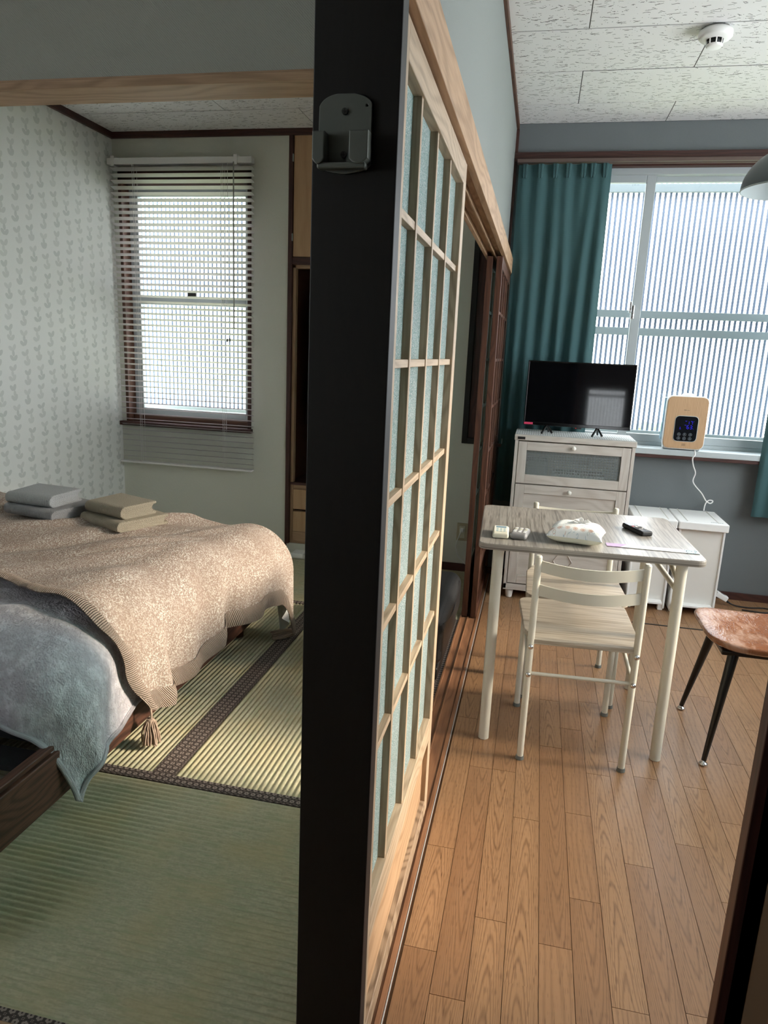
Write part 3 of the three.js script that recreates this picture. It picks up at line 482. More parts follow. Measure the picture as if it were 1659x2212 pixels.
// cloth laid over a rounded block: distance beyond the flat top becomes an arc, then a straight fall
function drape(u, w, o) {
  const xe = o.xe(w), ze0 = o.zn, ze1 = o.zf;
  const cx = Math.min(u, xe), cz = clamp(w, ze1, ze0), dx = u - cx, dz = w - cz, d = Math.hypot(dx, dz), R = o.R;
  const top = o.top(cx, cz);
  if (d < 1e-6) return [u, top, w];
  const nx = dx / d, nz = dz / d, a = d / R;
  let hx, hy; if (a < Math.PI / 2) { hx = R * Math.sin(a); hy = R * (1 - Math.cos(a)); } else { const e = d - R * Math.PI / 2; hx = R + o.flare * e; hy = R + e; }
  const fold = o.fold ? o.fold(u, w, d) : 0;
  return [cx + nx * (hx + fold), top - hy, cz + nz * (hx + fold)];
}
const lumps = (x, z, s) => noise(x * 2.2 + 30, z * 2.2 + 30, 256, 256, s) - 0.5;
const creases = (x, z, s, ang, f) => { const c = Math.cos(ang), q = Math.sin(ang), a = x * c + z * q, b = -x * q + z * c; return noise(a * 1.6 + 40, b * f + 40 + noise(a * 3 + 40, b * 3 + 40, 256, 256, s + 3) * 0.6, 256, 256, s) - 0.5; };
// plush blanket
const fleeceOpt = {
  xe: w => -1.425 + 0.062 * smooth(-1.9, -1.66, w), zn: -1.72, zf: -9, R: 0.18, flare: 0.05,
  top: (x, z) => 0.500 + 0.02 * smooth(-1.5, -1.85, z) - 0.05 * smooth(-2.0, -2.3, z) + lumps(x, z, 301) * 0.03 + creases(x, z, 303, 2.2, 9) * 0.03,
  fold: (u, w, d) => smooth(0.16, 0.42, d) * (0.008 * Math.sin(w * 24 + 2 * Math.sin(u * 5))) + smooth(0.05, 0.3, d) * creases(u, w, 305, 0.4, 13) * 0.018,
};
{
  const hemU = w => pw(-w, [[1.2, -0.90], [1.6, -0.915], [2.1, -0.975], [2.4, -0.98]]), near = -1.385;
  const f = (s, t) => { const w = lerp(near, -2.35, t), u = lerp(-2.70, hemU(w), s), k = smooth(-1.7, -1.3, u); const wn = lerp(-1.47, near, k) * (1 - t) + t * -2.35; return [u, wn]; };
  const geo = surface(150, 110, (s, t) => drape(...f(s, t), fleeceOpt), (s, t) => f(s, t).map(q => q / 0.5));
  const g = thing('plush_blanket', 'grey blue plush blanket hanging over the near bed corner', 'blanket');
  part(g, 'pile', geo, M.fleece);
  // turned hem: a soft roll along the right side and the near end
  const pts = []; for (let i = 0; i <= 40; i++) pts.push(drape(...f(1, 1 - i / 40), fleeceOpt)); for (let i = 1; i <= 30; i++) pts.push(drape(...f(1 - i / 30 * 0.75, 0), fleeceOpt));
  part(g, 'hem', tube(pts, 0.009, 160, 8), M.fleece);
}
// white duvet under the throw
const throwOpt = {
  xe: w => -1.42 + 0.155 * smooth(-2.15, -2.95, w), zn: 9, zf: -3.12, R: 0.215, flare: 0.03,
  top: (x, z) => 0.562 + lumps(x, z, 311) * 0.035 + creases(x, z, 313, -0.55, 8) * 0.045 + creases(x, z, 319, -0.75, 15) * 0.026 - 0.03 * smooth(-1.9, -1.6, z) + 0.07 * smooth(-2.45, -2.75, x) - 0.018 * smooth(-2.6, -3.0, z),
  fold: (u, w, d) => smooth(0.2, 0.55, d) * (0.030 * bump1(w, -2.06, 0.045) - 0.03 * bump1(w, -2.14, 0.04) + 0.034 * bump1(w, -2.44, 0.04) - 0.03 * bump1(w, -2.52, 0.035) + 0.014 * Math.sin(w * 21) + 0.004 * Math.sin(w * 60)) + smooth(0.05, 0.25, d) * creases(u, w, 315, 0.3, 11) * 0.032,
};
{
  const o = { ...throwOpt, zf: -2.94, R: 0.19, top: (x, z) => throwOpt.top(x, z) - 0.05, fold: (u, w, d) => smooth(0.2, 0.5, d) * 0.02 * Math.sin(w * 34 + u * 9) };
  const geo = surface(60, 70, (s, t) => drape(lerp(-2.66, pw(t, [[0, -1.05], [0.70, -1.0], [0.86, -0.80], [1, -0.80]]), s), lerp(-2.0, -3.34, t), o));
  solo('duvet', geo, M.duvet, 'white duvet with a corner peeking out below the throw', 'duvet');
}
// knitted throw with ribbed hem and tassels
{
  const nearW = u => pw(u, [[-2.75, -2.10], [-2.2, -2.03], [-1.75, -1.95], [-1.45, -1.84], [-1.25, -1.80], [-1.05, -1.88], [-0.8, -1.99]]);
  const hemY = w => pw(-w, [[1.95, 0.125], [2.08, 0.10], [2.2, 0.12], [2.4, 0.165], [2.6, 0.215], [2.78, 0.235], [2.86, 0.215], [2.94, 0.12], [3.0, 0.035], [3.2, 0.03]]), FAR = -3.02;
  const hem = w => { const q = w, R = throwOpt.R; return throwOpt.xe(q) + R * Math.PI / 2 + (0.555 - R - hemY(q)); };
  const flat = (s, t) => { let w = lerp(nearW(-1.5), FAR, t), u = lerp(-2.735, hem(w), s); w = lerp(nearW(u), FAR, t); u = lerp(-2.735, hem(w), s); return [u, w]; };
  const at = (s, t, off = 0) => { const p = drape(...flat(s, t), throwOpt); if (!off) return p; const e = 1e-3, a = drape(...flat(clamp(s - e), t), throwOpt), b = drape(...flat(clamp(s + e), t), throwOpt), c = drape(...flat(s, clamp(t - e)), throwOpt), d = drape(...flat(s, clamp(t + e)), throwOpt); const A = new THREE.Vector3(b[0] - a[0], b[1] - a[1], b[2] - a[2]), B = new THREE.Vector3(d[0] - c[0], d[1] - c[1], d[2] - c[2]), n = A.cross(B).normalize(); if (n.y < -0.2 || (Math.abs(n.y) <= 0.2 && n.x < 0)) n.negate(); return [p[0] + n.x * off, p[1] + n.y * off, p[2] + n.z * off]; };
  const g = thing('knitted_throw', 'rosy beige knitted throw with tassels spread across the bed', 'throw');
  part(g, 'knit_panel', surface(200, 150, (s, t) => at(s, t), (s, t) => flat(s, t).map(q => q / 0.45)), M.knit);
  const S0 = 0.962, T0 = 0.038;
  part(g, 'ribbed_hem', surface(6, 150, (s, t) => at(lerp(S0, 1.0, s), lerp(0, 1, t), 0.004 + 0.005 * Math.sin(Math.PI * s)), (s, t) => [t * 12, s]), M.rib);
  part(g, 'ribbed_hem', surface(170, 6, (s, t) => at(s, lerp(0, T0, t), 0.004 + 0.006 * Math.sin(Math.PI * t)), (s, t) => [s * 16, t]), M.rib);
  const tassel = (p, lie) => {
    const tz = part(g, 'tassel', tube([[p[0], p[1] + 0.02, p[2]], [p[0] + 0.004, p[1] - 0.02, p[2]], [p[0], p[1] - 0.045, p[2]]], 0.004, 14, 6), M.yarn);
    const r = rng(lie ? 5 : 6), geos = [];
    const base = new THREE.Vector3(p[0], p[1] - 0.03, p[2]), dir = lie ? new THREE.Vector3(-0.75, -0.22, 0.42).normalize() : new THREE.Vector3(0, -1, 0), L = lie ? 0.11 : 0.095;
    const side = new THREE.Vector3(1, 0, 0), sd2 = dir.clone().cross(side).normalize(); side.copy(sd2).cross(dir);
    for (let i = 0; i < 90; i++) { const a = r() * 7, q = Math.sqrt(r()), o1 = side.clone().multiplyScalar(Math.cos(a) * q).addScaledVector(sd2, Math.sin(a) * q), pts = [0, 0.25, 0.6, 1].map(k => base.clone().addScaledVector(dir, L * k * (0.85 + 0.15 * hash(i, 1, 2))).addScaledVector(o1, 0.007 + 0.026 * Math.sqrt(k)).add(new THREE.Vector3((hash(i, k * 9 | 0, 4) - 0.5) * 0.006, 0, (hash(i, k * 9 | 0, 5) - 0.5) * 0.006))); for (const v of pts) v.y = Math.max(v.y, 0.006); geos.push(new THREE.TubeGeometry(new THREE.CatmullRomCurve3(pts), 6, 0.0027, 4)); }
    part(tz, 'fringe', geos, M.yarn);
    part(tz, 'binding', rod(base.toArray(), base.clone().addScaledVector(dir, 0.022).toArray(), 0.012, 0.014, 12), M.yarn);
  };
  const c1 = at(1, 0), c2 = at(1, 1);
  tassel(c1, false); tassel([c2[0], Math.max(c2[1], 0.06), c2[2]], true);
}
// folded towels: nested turned layers, the fold to the left
function towel(name, label, mat, w, d, layers, th, pos, turn) {
  const geos = [];
  for (let k = 0; k < layers; k++) {                     // each layer is a U lying on its side
    const H = th * 2 * (layers - k) , y0 = th * k, off = k * th * 1.05, s = new THREE.Shape();
    const top = y0 + H, R = H / 2, ri = Math.max(R - th * 0.92, 0.0005), cy = (y0 + top) / 2, xr = w / 2 - k * 0.006 + 0.01 * Math.sin(k * 5), xl = -w / 2 + off + R;
    s.moveTo(xr, y0); s.lineTo(xl, y0); s.absarc(xl, cy, R, -Math.PI / 2, Math.PI / 2, true); s.lineTo(xr + 0.006, top); s.quadraticCurveTo(xr + 0.012, top - th * 0.5, xr + 0.004, top - th * 0.92);
    s.lineTo(xl, cy + ri); s.absarc(xl, cy, ri, Math.PI / 2, -Math.PI / 2, false); s.lineTo(xr + 0.004, y0 + th * 0.92); s.quadraticCurveTo(xr + 0.01, y0 + th * 0.5, xr, y0);
    geos.push(new THREE.ExtrudeGeometry(s, { depth: d - 0.012 - k * 0.006, bevelEnabled: true, bevelSize: 0.0025, bevelThickness: 0.006, bevelSegments: 3, curveSegments: 10 }).translate(0, 0, -d / 2 + 0.006 + k * 0.003));
  }
  const m = solo(name, geos, mat, label, 'towel', pos, turn, 'folded towels on the bed');
  const p = m.geometry.attributes.position; for (let i = 0; i < p.count; i++) { const x = p.getX(i), z = p.getZ(i); p.setY(i, p.getY(i) + 0.006 * Math.sin(x * 17 + z * 9) * (p.getY(i) > 0.01 ? 1 : 0)); } m.geometry.computeVertexNormals(); grain(m.geometry, 'x', 0.15, 0.15);
  return m;
}
const bedTop = (x, z) => throwOpt.top(x, z);
const H = Math.PI / 2;
towel('towel', 'grey folded bath towel, lower of the stack nearer the leaf wall', M.greytowel, 0.26, 0.30, 2, 0.011, [-2.13, bedTop(-2.13, -2.76) + 0.008, -2.76], H - 0.22);
towel('towel', 'small pale grey folded towel on top of the grey stack', M.palegreytowel, 0.19, 0.25, 3, 0.0085, [-2.17, bedTop(-2.13, -2.76) + 0.054, -2.76], H - 0.10);
towel('towel', 'beige folded bath towel, lower of the stack nearer the post', M.beigetowel, 0.25, 0.28, 2, 0.011, [-1.765, bedTop(-1.765, -2.76) + 0.008, -2.76], H - 0.42);
towel('towel', 'small beige folded towel on top of the beige stack', M.beigetowel, 0.18, 0.25, 3, 0.0085, [-1.785, bedTop(-1.765, -2.76) + 0.054, -2.765], H - 0.36);
// venetian blind
{
  const x0 = -2.745, x1 = -1.795, z = ZB + 0.062, g = thing('venetian_blind', 'white venetian blind with open slats hanging before the bedroom window', 'blind', [0, 0, z]);
  const hr = part(g, 'headrail', rbox(x0 - 0.012, x1 + 0.002, 2.425, 2.462, -0.022, 0.028, 0.003), M.blindrail);
  for (const x of [x0 + 0.03, x1 - 0.10]) part(hr, 'bracket', rbox(x - 0.012, x + 0.012, 2.415, 2.474, -0.03, 0.034, 0.003), M.blindrail);
  const pitch = 0.0362, top = 2.402, n = 51, tilt = 13.5 * Math.PI / 180;
  const geo = surface(1, 8, (s, t) => { const a = (t - 0.5) * 0.05, y = 0.0022 * (1 - (2 * t - 1) ** 2); return [lerp(x0, x1, s), y * Math.cos(tilt) + a * Math.sin(tilt), a * Math.cos(tilt) - y * Math.sin(tilt)]; });
  for (let i = 0; i < n; i++) { const m = part(g, 'slat', geo, M.blind); m.position.y = top - i * pitch; }
  const yb = top - n * pitch;
  part(g, 'bottom_rail', rbox(x0, x1, yb - 0.008, yb + 0.006, -0.025, 0.025, 0.004), M.blindrail);
  for (const x of [-2.585, -1.99]) { part(g, 'ladder_cord', [rod([x, yb, 0.027], [x, 2.425, 0.027], 0.0012, 0.0012, 6), rod([x + 0.012, yb, 0.027], [x + 0.012, 2.425, 0.027], 0.0012, 0.0012, 6), rod([x, yb, -0.027], [x, 2.425, -0.027], 0.0012, 0.0012, 6)], M.cord); }
  part(g, 'tilt_wand', rod([-1.905, 1.46, 0.036], [-1.905, 2.43, 0.036], 0.0042, 0.0042, 8), std(0x9a9c96, 0.3));
  const pc = part(g, 'pull_cord', [rod([-1.945, 2.33, 0.034], [-1.945, 2.43, 0.034], 0.0014, 0.0014, 6), rod([-1.95, 1.40, 0.034], [-1.945, 2.33, 0.034], 0.001, 0.001, 6)], M.cord);
  part(pc, 'cord_knob', [lathe([[0, 0], [0.006, 0.002], [0.004, 0.02], [0, 0.022]], 12).translate(-1.952, 1.375, 0.034)], std(0x6f746f, 0.5)); part(pc, 'cord_knob', [lathe([[0, 0], [0.006, 0.002], [0.004, 0.02], [0, 0.022]], 12).translate(-1.936, 1.378, 0.034)], std(0x6f746f, 0.5));
}
// wrapped papers on the floor against the closet
{
  const g = thing('paper_bundle', 'flat bundle of white papers lying at the closet foot', 'paper', [-1.47, 0.002, ZB + 0.075]);
  part(g, 'sheets', [rbox(-0.19, 0.22, 0, 0.014, -0.045, 0.05, 0.004), rbox(-0.02, 0.22, 0.0145, 0.030, -0.04, 0.048, 0.004)], M.offwhite); part(g, 'wrapper', rbox(-0.03, 0.055, 0.006, 0.036, -0.046, 0.053, 0.004), M.white);
}
// black leather seat just inside the opening
{
  const g = thing('leather_ottoman', 'black leather ottoman in the bedroom behind the sliding door', 'ottoman', [-0.52, 0, -3.07]);
  part(g, 'cushion', grain(rbox(-0.24, 0.225, 0.07, 0.285, -0.40, 0.37, 0.06, 5), 'y', 0.3, 0.3), M.sofa);
  part(g, 'seam', tube([[0.225 - 0.008, 0.255, -0.30], [0.227, 0.21, 0], [0.225 - 0.008, 0.255, 0.30]], 0.003, 20, 6), M.black); part(g, 'seam', tube([[0.16, 0.26, 0.362], [0.162, 0.19, 0.372], [0.162, 0.09, 0.366]], 0.003, 20, 6), M.black);
  part(g, 'base', rbox(-0.21, 0.21, 0.02, 0.075, -0.345, 0.345, 0.01), M.black);
  for (const [x, z] of [[-0.17, -0.29], [0.17, -0.29], [-0.17, 0.29], [0.17, 0.29]]) part(g, 'foot', rbox(x - 0.03, x + 0.03, 0.0015, 0.03, z - 0.03, z + 0.03, 0.004), M.black);
}

// ───────────────────────── living room things ─────────────────────────
// curtains with pinch pleats
function curtain(label, x0, x1, y0, y1, z, folds, seed) {
  const g = thing('curtain', label, 'curtain', [0, 0, z]);
  const n = folds.length, W = x1 - x0;
  // folds: centres (0..1) of the ridges; between them the cloth swings back to the window
  const ridge = (s, y) => { let v = 0; for (let i = 0; i < n; i++) { const wd = 0.028 / W * (1 + 0.35 * hash(i, 1, seed)) * (1 + 0.25 * (1 - y)); const c = folds[i] + 0.012 * Math.sin(y * 4 + i * 2); v += bump1(s, c, wd) * (0.75 + 0.5 * hash(i, 3, seed)); } return v; };
  const f = (s, t) => { const y = lerp(y1, y0, t), k = t, a = lerp(0.022, 0.042, smooth(0, 0.25, k)), wv = 0.008 * Math.sin(s * 40 + k * 2 + seed) * smooth(0.03, 0.3, k); return [lerp(x0, x1, s) + 0.012 * (k) * Math.sin(s * 11 + seed) , y, -0.018 + a * ridge(s, 1 - k) + wv]; };
  part(g, 'cloth', surface(220, 40, f, (s, t) => [s * 3, t * 6]), M.teal);
  folds.forEach(c => { const p = f(c, 0.0); part(g, 'pleat', [lathe([[0.004, -0.07], [0.010, -0.05], [0.009, -0.03], [0.012, 0], [0.008, 0.002]], 10).scale(1, 1, 0.9).translate(p[0] - 0.006, y1 - 0.002, p[2] + 0.004), lathe([[0.004, -0.07], [0.010, -0.05], [0.009, -0.03], [0.012, 0], [0.008, 0.002]], 10).translate(p[0] + 0.006, y1 - 0.002, p[2] + 0.004)], M.teal); });
  return g;
}
curtain('teal pleated curtain drawn to the left behind the television', -0.215, 0.285, 0.50, 2.405, ZB + 0.068, [0.07, 0.24, 0.40, 0.54, 0.70, 0.80, 0.93], 2);
curtain('teal curtain at the right edge beside the humidifier', 1.262, 1.72, 0.53, 2.405, ZB + 0.068, [0.05, 0.2, 0.38, 0.55, 0.72, 0.9], 5);
{
  const g = thing('curtain_rail', 'dark curtain rail above the wide window', 'curtain rail', [0, 2.42, ZB + 0.075]);
  part(g, 'track', rbox(-0.225, 1.78, -0.008, 0.01, -0.012, 0.012, 0.002), M.rail); part(g, 'track', rbox(-0.225, 1.78, -0.008, 0.01, -0.05, -0.03, 0.002), M.rail);
}
// cabinet
const CAB = { x0: -0.104, x1: 0.538, zf: -3.93, zb: -4.245, y: 0.948 };
{
  const { x0, x1, zf, zb, y } = CAB, g = thing('chest_cabinet', 'whitewashed cabinet with glazed flap carrying the television', 'cabinet', [0, 0, 0]);
  part(g, 'side_panel', gbox('y', x0 + 0.004, x0 + 0.022, 0.06, y - 0.03, zb, zf), M.whitewood); part(g, 'side_panel', gbox('y', x1 - 0.022, x1 - 0.004, 0.06, y - 0.03, zb, zf, 0.002, 0.3), M.whitewood);
  part(g, 'top_board', gbox('x', x0, x1, y - 0.03, y, zb, zf + 0.006, 0.003), M.whitewood); part(g, 'bottom_board', gbox('x', x0 + 0.004, x1 - 0.004, 0.055, 0.092, zb, zf), M.whitewood);
  part(g, 'back_board', gbox('y', x0 + 0.02, x1 - 0.02, 0.08, y - 0.03, zb, zb + 0.008), M.whitewood);
  part(g, 'name_plate', rbox(x0 + 0.018, x0 + 0.058, y - 0.024, y - 0.010, zf + 0.005, zf + 0.009, 0.001), M.black);
  part(g, 'shelf', gbox('x', x0 + 0.02, x1 - 0.02, 0.665, 0.678, zb, zf - 0.03), M.whitewood);
  const a = x0 + 0.025, b = x1 - 0.025, F = zf + 0.002;
  const knob = (d, cx, cy) => { const k = part(d, 'knob', lathe([[0, 0.024], [0.007, 0.023], [0.0125, 0.018], [0.013, 0.013], [0.006, 0.008], [0.006, 0.002], [0.011, 0]], 14).rotateX(Math.PI / 2).translate(cx, cy, F), phys(0xe8e6dc, 0.08, { clearcoat: 1 })); return k; };
  const frame = (d, y0, y1, st, rt, rb) => [gbox('y', a, a + st, y0, y1, zf - 0.018, F), gbox('y', b - st, b, y0, y1, zf - 0.018, F, 0.002, 0.3), gbox('x', a + st, b - st, y1 - rt, y1, zf - 0.018, F), gbox('x', a + st, b - st, y0, y0 + rb, zf - 0.018, F, 0.002, 0.6)];
  // glazed flap
  const d1 = new THREE.Group(); d1.name = 'glazed_flap'; g.add(d1); const y0 = 0.680, y1 = 0.912;
  part(d1, 'flap_frame', frame(d1, y0, y1, 0.046, 0.048, 0.050), M.whitewood); knob(d1, 0.215, y1 - 0.020);
  {                                                       // glass moulded in small square lenses
    const gx0 = a + 0.046, gx1 = b - 0.046, gy0 = y0 + 0.05, gy1 = y1 - 0.048, nx = 34, ny = 9;
    const geo = surface(nx * 6, ny * 6, (s, t) => { const cu = ((s * nx) % 1) - 0.5, cv = ((t * ny) % 1) - 0.5; return [lerp(gx0, gx1, s), lerp(gy0, gy1, t), zf - 0.012 + 0.006 * (1 - 2 * (cu * cu + cv * cv))]; });
    part(d1, 'reeded_glass', geo, M.pebble);
    const rd = []; for (let i = 1; i < nx; i++) rd.push(rod([lerp(gx0, gx1, i / nx), gy0, zf - 0.0065], [lerp(gx0, gx1, i / nx), gy1, zf - 0.0065], 0.0016, 0.0016, 6)); for (let j = 1; j < ny; j++) rd.push(rod([gx0, lerp(gy0, gy1, j / ny), zf - 0.0065], [gx1, lerp(gy0, gy1, j / ny), zf - 0.0065], 0.0016, 0.0016, 6));
    part(d1, 'moulded_ridges', rd, M.ridge).userData.kind = 'stuff';
  }
  const panelDoor = (y0, y1, top) => { const d = new THREE.Group(); d.name = 'panel_door'; g.add(d); part(d, 'door_frame', frame(d, y0, y1, 0.05, 0.05, 0.05), M.whitewood); part(d, 'recessed_panel', gbox('x', a + 0.05, b - 0.05, y0 + 0.05, y1 - 0.05, zf - 0.014, zf - 0.006), M.whitewood); knob(d, 0.215, top); return d; };
  panelDoor(0.402, 0.674, 0.648); const low = panelDoor(0.098, 0.396, 0.372);
  const cx = 0.217, cy = 0.25; const bars = [[-0.05, 0, 0, 0.08], [0, 0.08, 0.05, 0], [0.05, 0, 0, -0.08], [0, -0.08, -0.05, 0]].map(([p, q, r, s]) => rod([cx + p, cy + q, zf - 0.004], [cx + r, cy + s, zf - 0.004], 0.003, 0.003, 6));
  part(low, 'diamond_moulding', bars, M.whitewood);
  for (const x of [x0 + 0.04, x1 - 0.04]) for (const z of [zf - 0.035, zb + 0.035]) part(g, 'foot', lathe([[0, 0.001], [0.016, 0.001], [0.018, 0.004], [0.025, 0.055], [0, 0.056]], 18).translate(x, 0, z), M.offwhite);
  // packets lying behind the glass
  solo('storage_packet', rbox(-0.03, 0.09, 0.679, 0.80, -4.18, -4.02, 0.02), std(0xb9bdbb, 0.5), 'pale crumpled packet behind the left of the cabinet glass', 'packet');
  solo('storage_box', rbox(0.12, 0.40, 0.679, 0.735, -4.20, -4.02, 0.006), std(0xcfd0cb, 0.6), 'flat pale box lying behind the cabinet glass', 'box');
  // runner on top
  const lace = canvasTex(256, 256, (c, w, h) => { c.fillStyle = '#e9ebea'; c.fillRect(0, 0, w, h); c.strokeStyle = '#8d9390'; c.lineWidth = 5; for (let i = 0; i <= 16; i++) { c.beginPath(); c.moveTo(i * 16, 0); c.lineTo(i * 16 + (i % 2 ? 5 : -5), h); c.stroke(); } c.lineWidth = 3; for (let i = 0; i <= 16; i++) { c.beginPath(); c.moveTo(0, i * 16); c.lineTo(w, i * 16 + 4); c.stroke(); } });
  solo('lace_runner', grain(rbox(x0 + 0.004, x1 - 0.004, y + 0.0005, y + 0.0035, zb + 0.004, zf - 0.004, 0.001, 1), 'z', 0.1, 0.1), std(0xffffff, 0.9, { map: lace }), 'white openwork runner under the television', 'runner');
}
// television
{
  const g = thing('television', 'small black flat television on the whitewashed cabinet', 'television', [0.222, CAB.y + 0.0038, -4.07]);
  const tv = new THREE.Group(); tv.name = 'panel'; g.add(tv); tv.rotation.x = -2 * Math.PI / 180; tv.position.y = 0.042;
  part(tv, 'housing', [rbox(-0.2875, 0.2875, 0, 0.352, -0.012, 0.010, 0.004), rbox(-0.2, 0.2, 0.04, 0.25, -0.045, -0.01, 0.012)], M.blackgloss);
  part(tv, 'bezel', [rbox(-0.288, 0.288, 0.346, 0.353, 0.0, 0.0135, 0.002), rbox(-0.288, 0.288, -0.001, 0.017, 0, 0.0135, 0.002), rbox(-0.288, -0.281, 0.01, 0.35, 0, 0.0135, 0.002), rbox(0.281, 0.288, 0.01, 0.35, 0, 0.0135, 0.002)], M.blackgloss);
  part(tv, 'screen', box(-0.281, 0.281, 0.017, 0.346, 0.010, 0.0112), phys(0x05060a, 0.05, { ior: 1.6 }));
  part(tv, 'sticker', rbox(-0.284, -0.236, 0.002, 0.014, 0.0132, 0.0142, 0.0005, 1), std(0xd23b62, 0.5), 'pink sticker');
  part(tv, 'receiver', rbox(-0.012, 0.03, -0.010, 0.002, 0.002, 0.012, 0.002), M.blackgloss);
  part(tv, 'standby_light', new THREE.SphereGeometry(0.0016, 8, 6).translate(0.0, -0.005, 0.0125), std(0x401010, 0.4, { emissive: 0xff3018, emissiveIntensity: 1.2 }));
  for (const x of [-0.155, 0.115]) part(g, 'stand_leg', [rod([x, 0.048, 0.0], [x - 0.028, 0.004, 0.065], 0.006, 0.006, 8), rod([x, 0.048, 0.0], [x + 0.028, 0.004, 0.03], 0.006, 0.006, 8), rod([x, 0.048, 0], [x + 0.01, 0.004, -0.06], 0.006, 0.006, 8)], M.blackgloss);
}
// humidifier on the window sill
{
  const g = thing('humidifier', 'wood fronted humidifier with lit blue display on the window sill', 'humidifier', [0.836, 0.8795, -4.325]);
  const W = 0.226, Hh = 0.302; g.rotation.z = 0;
  part(g, 'body', slab(W, Hh, 0.036, 0.03, 0.004).translate(0, Hh / 2 + 0.006, -0.006), M.white);
  part(g, 'water_tank', rbox(-W / 2 - 0.012, W / 2 - 0.004, 0.05, Hh - 0.008, -0.045, -0.006, 0.015, 3), phys(0xd6e6ee, 0.1, { transmission: 0.7, thickness: 0 }));
  part(g, 'base', rbox(-W / 2 + 0.01, W / 2 - 0.01, 0.001, 0.05, -0.045, 0.0, 0.008), M.white);
  part(g, 'front_panel', grain(slab(W - 0.008, Hh - 0.010, 0.033, 0.006, 0.002).translate(0, Hh / 2 + 0.006, 0.024), 'y', 0.12, 0.6), std(0xffffff, 0.5, { map: woodTex(23, 0xc2a07c, 0x97744e, { rings: 16, wobble: 0.12, contrast: 0.75 }) }));
  part(g, 'mist_outlet', lathe([[0, 0.016], [0.026, 0.014], [0.034, 0.004], [0.036, 0]], 24).translate(0, Hh + 0.005, -0.01), M.white);
  const disp = canvasTex(256, 300, (c, w, h) => {
    c.fillStyle = '#0b0f14'; c.fillRect(0, 0, w, h); c.strokeStyle = '#8d959c'; c.lineWidth = 3;
    for (let j = 0; j < 2; j++) for (let i = 0; i < 3; i++) { const x = 58 + i * 64, y = 218 + j * 48; c.beginPath(); c.arc(x, y, 17, 0, 7); c.stroke(); c.beginPath(); c.moveTo(x - 6, y + 8); c.lineTo(x, y - 9); c.lineTo(x + 6, y + 8); c.moveTo(x - 8, y + 3); c.lineTo(x + 8, y + 3); c.stroke(); }
  });
  const SEG = { 1: 'bc', 7: 'abc', 6: 'acdefg', 3: 'abcdg' };
  const glow = canvasTex(256, 300, (c, w, h) => {
    c.fillStyle = '#000'; c.fillRect(0, 0, w, h); c.strokeStyle = '#3a30ff'; c.lineWidth = 7; c.lineCap = 'butt';
    const digit = (n, x, y, a, b) => { const L = { a: [0, 0, a, 0], b: [a, 0, a, b], c: [a, b, a, 2 * b], d: [0, 2 * b, a, 2 * b], e: [0, b, 0, 2 * b], f: [0, 0, 0, b], g: [0, b, a, b] }; for (const q of SEG[n]) { const [p, r, s, t] = L[q], k = 4, dx = Math.sign(s - p) * k, dy = Math.sign(t - r) * k; c.beginPath(); c.moveTo(x + p + dx, y + r + dy); c.lineTo(x + s - dx, y + t - dy); c.stroke(); } };
    digit(1, 134, 58, 22, 19); digit(7, 172, 58, 22, 19); digit(6, 136, 108, 22, 20); digit(3, 172, 108, 22, 20);
    c.lineWidth = 5; c.beginPath(); c.moveTo(112, 58); c.lineTo(130, 58); c.moveTo(108, 106); c.lineTo(128, 106); c.moveTo(204, 58); c.lineTo(210, 58); c.moveTo(206, 148); c.lineTo(212, 148); c.moveTo(62, 130); c.lineTo(62, 146); c.moveTo(54, 154); c.lineTo(72, 154); c.stroke();
  });
  const ds = slab(0.122, 0.142, 0.024, 0.005, 0.001).translate(0.004, 0.124, 0.0285), dp = ds.attributes.position, du = ds.attributes.uv; for (let i = 0; i < dp.count; i++) du.setXY(i, (dp.getX(i) + 0.057) / 0.122, (dp.getY(i) - 0.053) / 0.142);
  part(g, 'display_rim', slab(0.127, 0.147, 0.026, 0.004, 0.001).translate(0.004, 0.124, 0.0282), M.alu);
  part(g, 'display', ds, std(0xffffff, 0.18, { map: disp, emissive: 0xffffff, emissiveMap: glow, emissiveIntensity: 0.9 }));
  part(g, 'brand_mark', [box(-0.018, -0.004, 0.2275, 0.2305, 0.0296, 0.0302), box(-0.002, 0.012, 0.2283, 0.2298, 0.0296, 0.0302)], std(0x5f5240, 0.6));
  part(g, 'vent_slot', [-0.004, 0.003, 0.010].map(x => box(x - 0.0012, x + 0.0012, 0.026, 0.040, 0.0296, 0.0302)), std(0x55412c, 0.7));
  const c = part(g, 'power_lead', tube([[0.90, 0.886, -4.275], [0.902, 0.862, -4.262], [0.893, 0.845, -4.262], [0.906, 0.80, -4.29], [0.93, 0.75, -4.32], [0.925, 0.70, -4.325], [0.985, 0.63, -4.33], [1.015, 0.588, -4.33], [1.04, 0.578, -4.335], [1.05, 0.592, -4.335], [1.03, 0.596, -4.335], [1.012, 0.578, -4.33], [1.006, 0.548, -4.325], [1.005, 0.534, -4.322]], 0.0035, 120).translate(-0.836, -0.8795, 4.325), M.white, 'white lead hanging down to the bins');
}
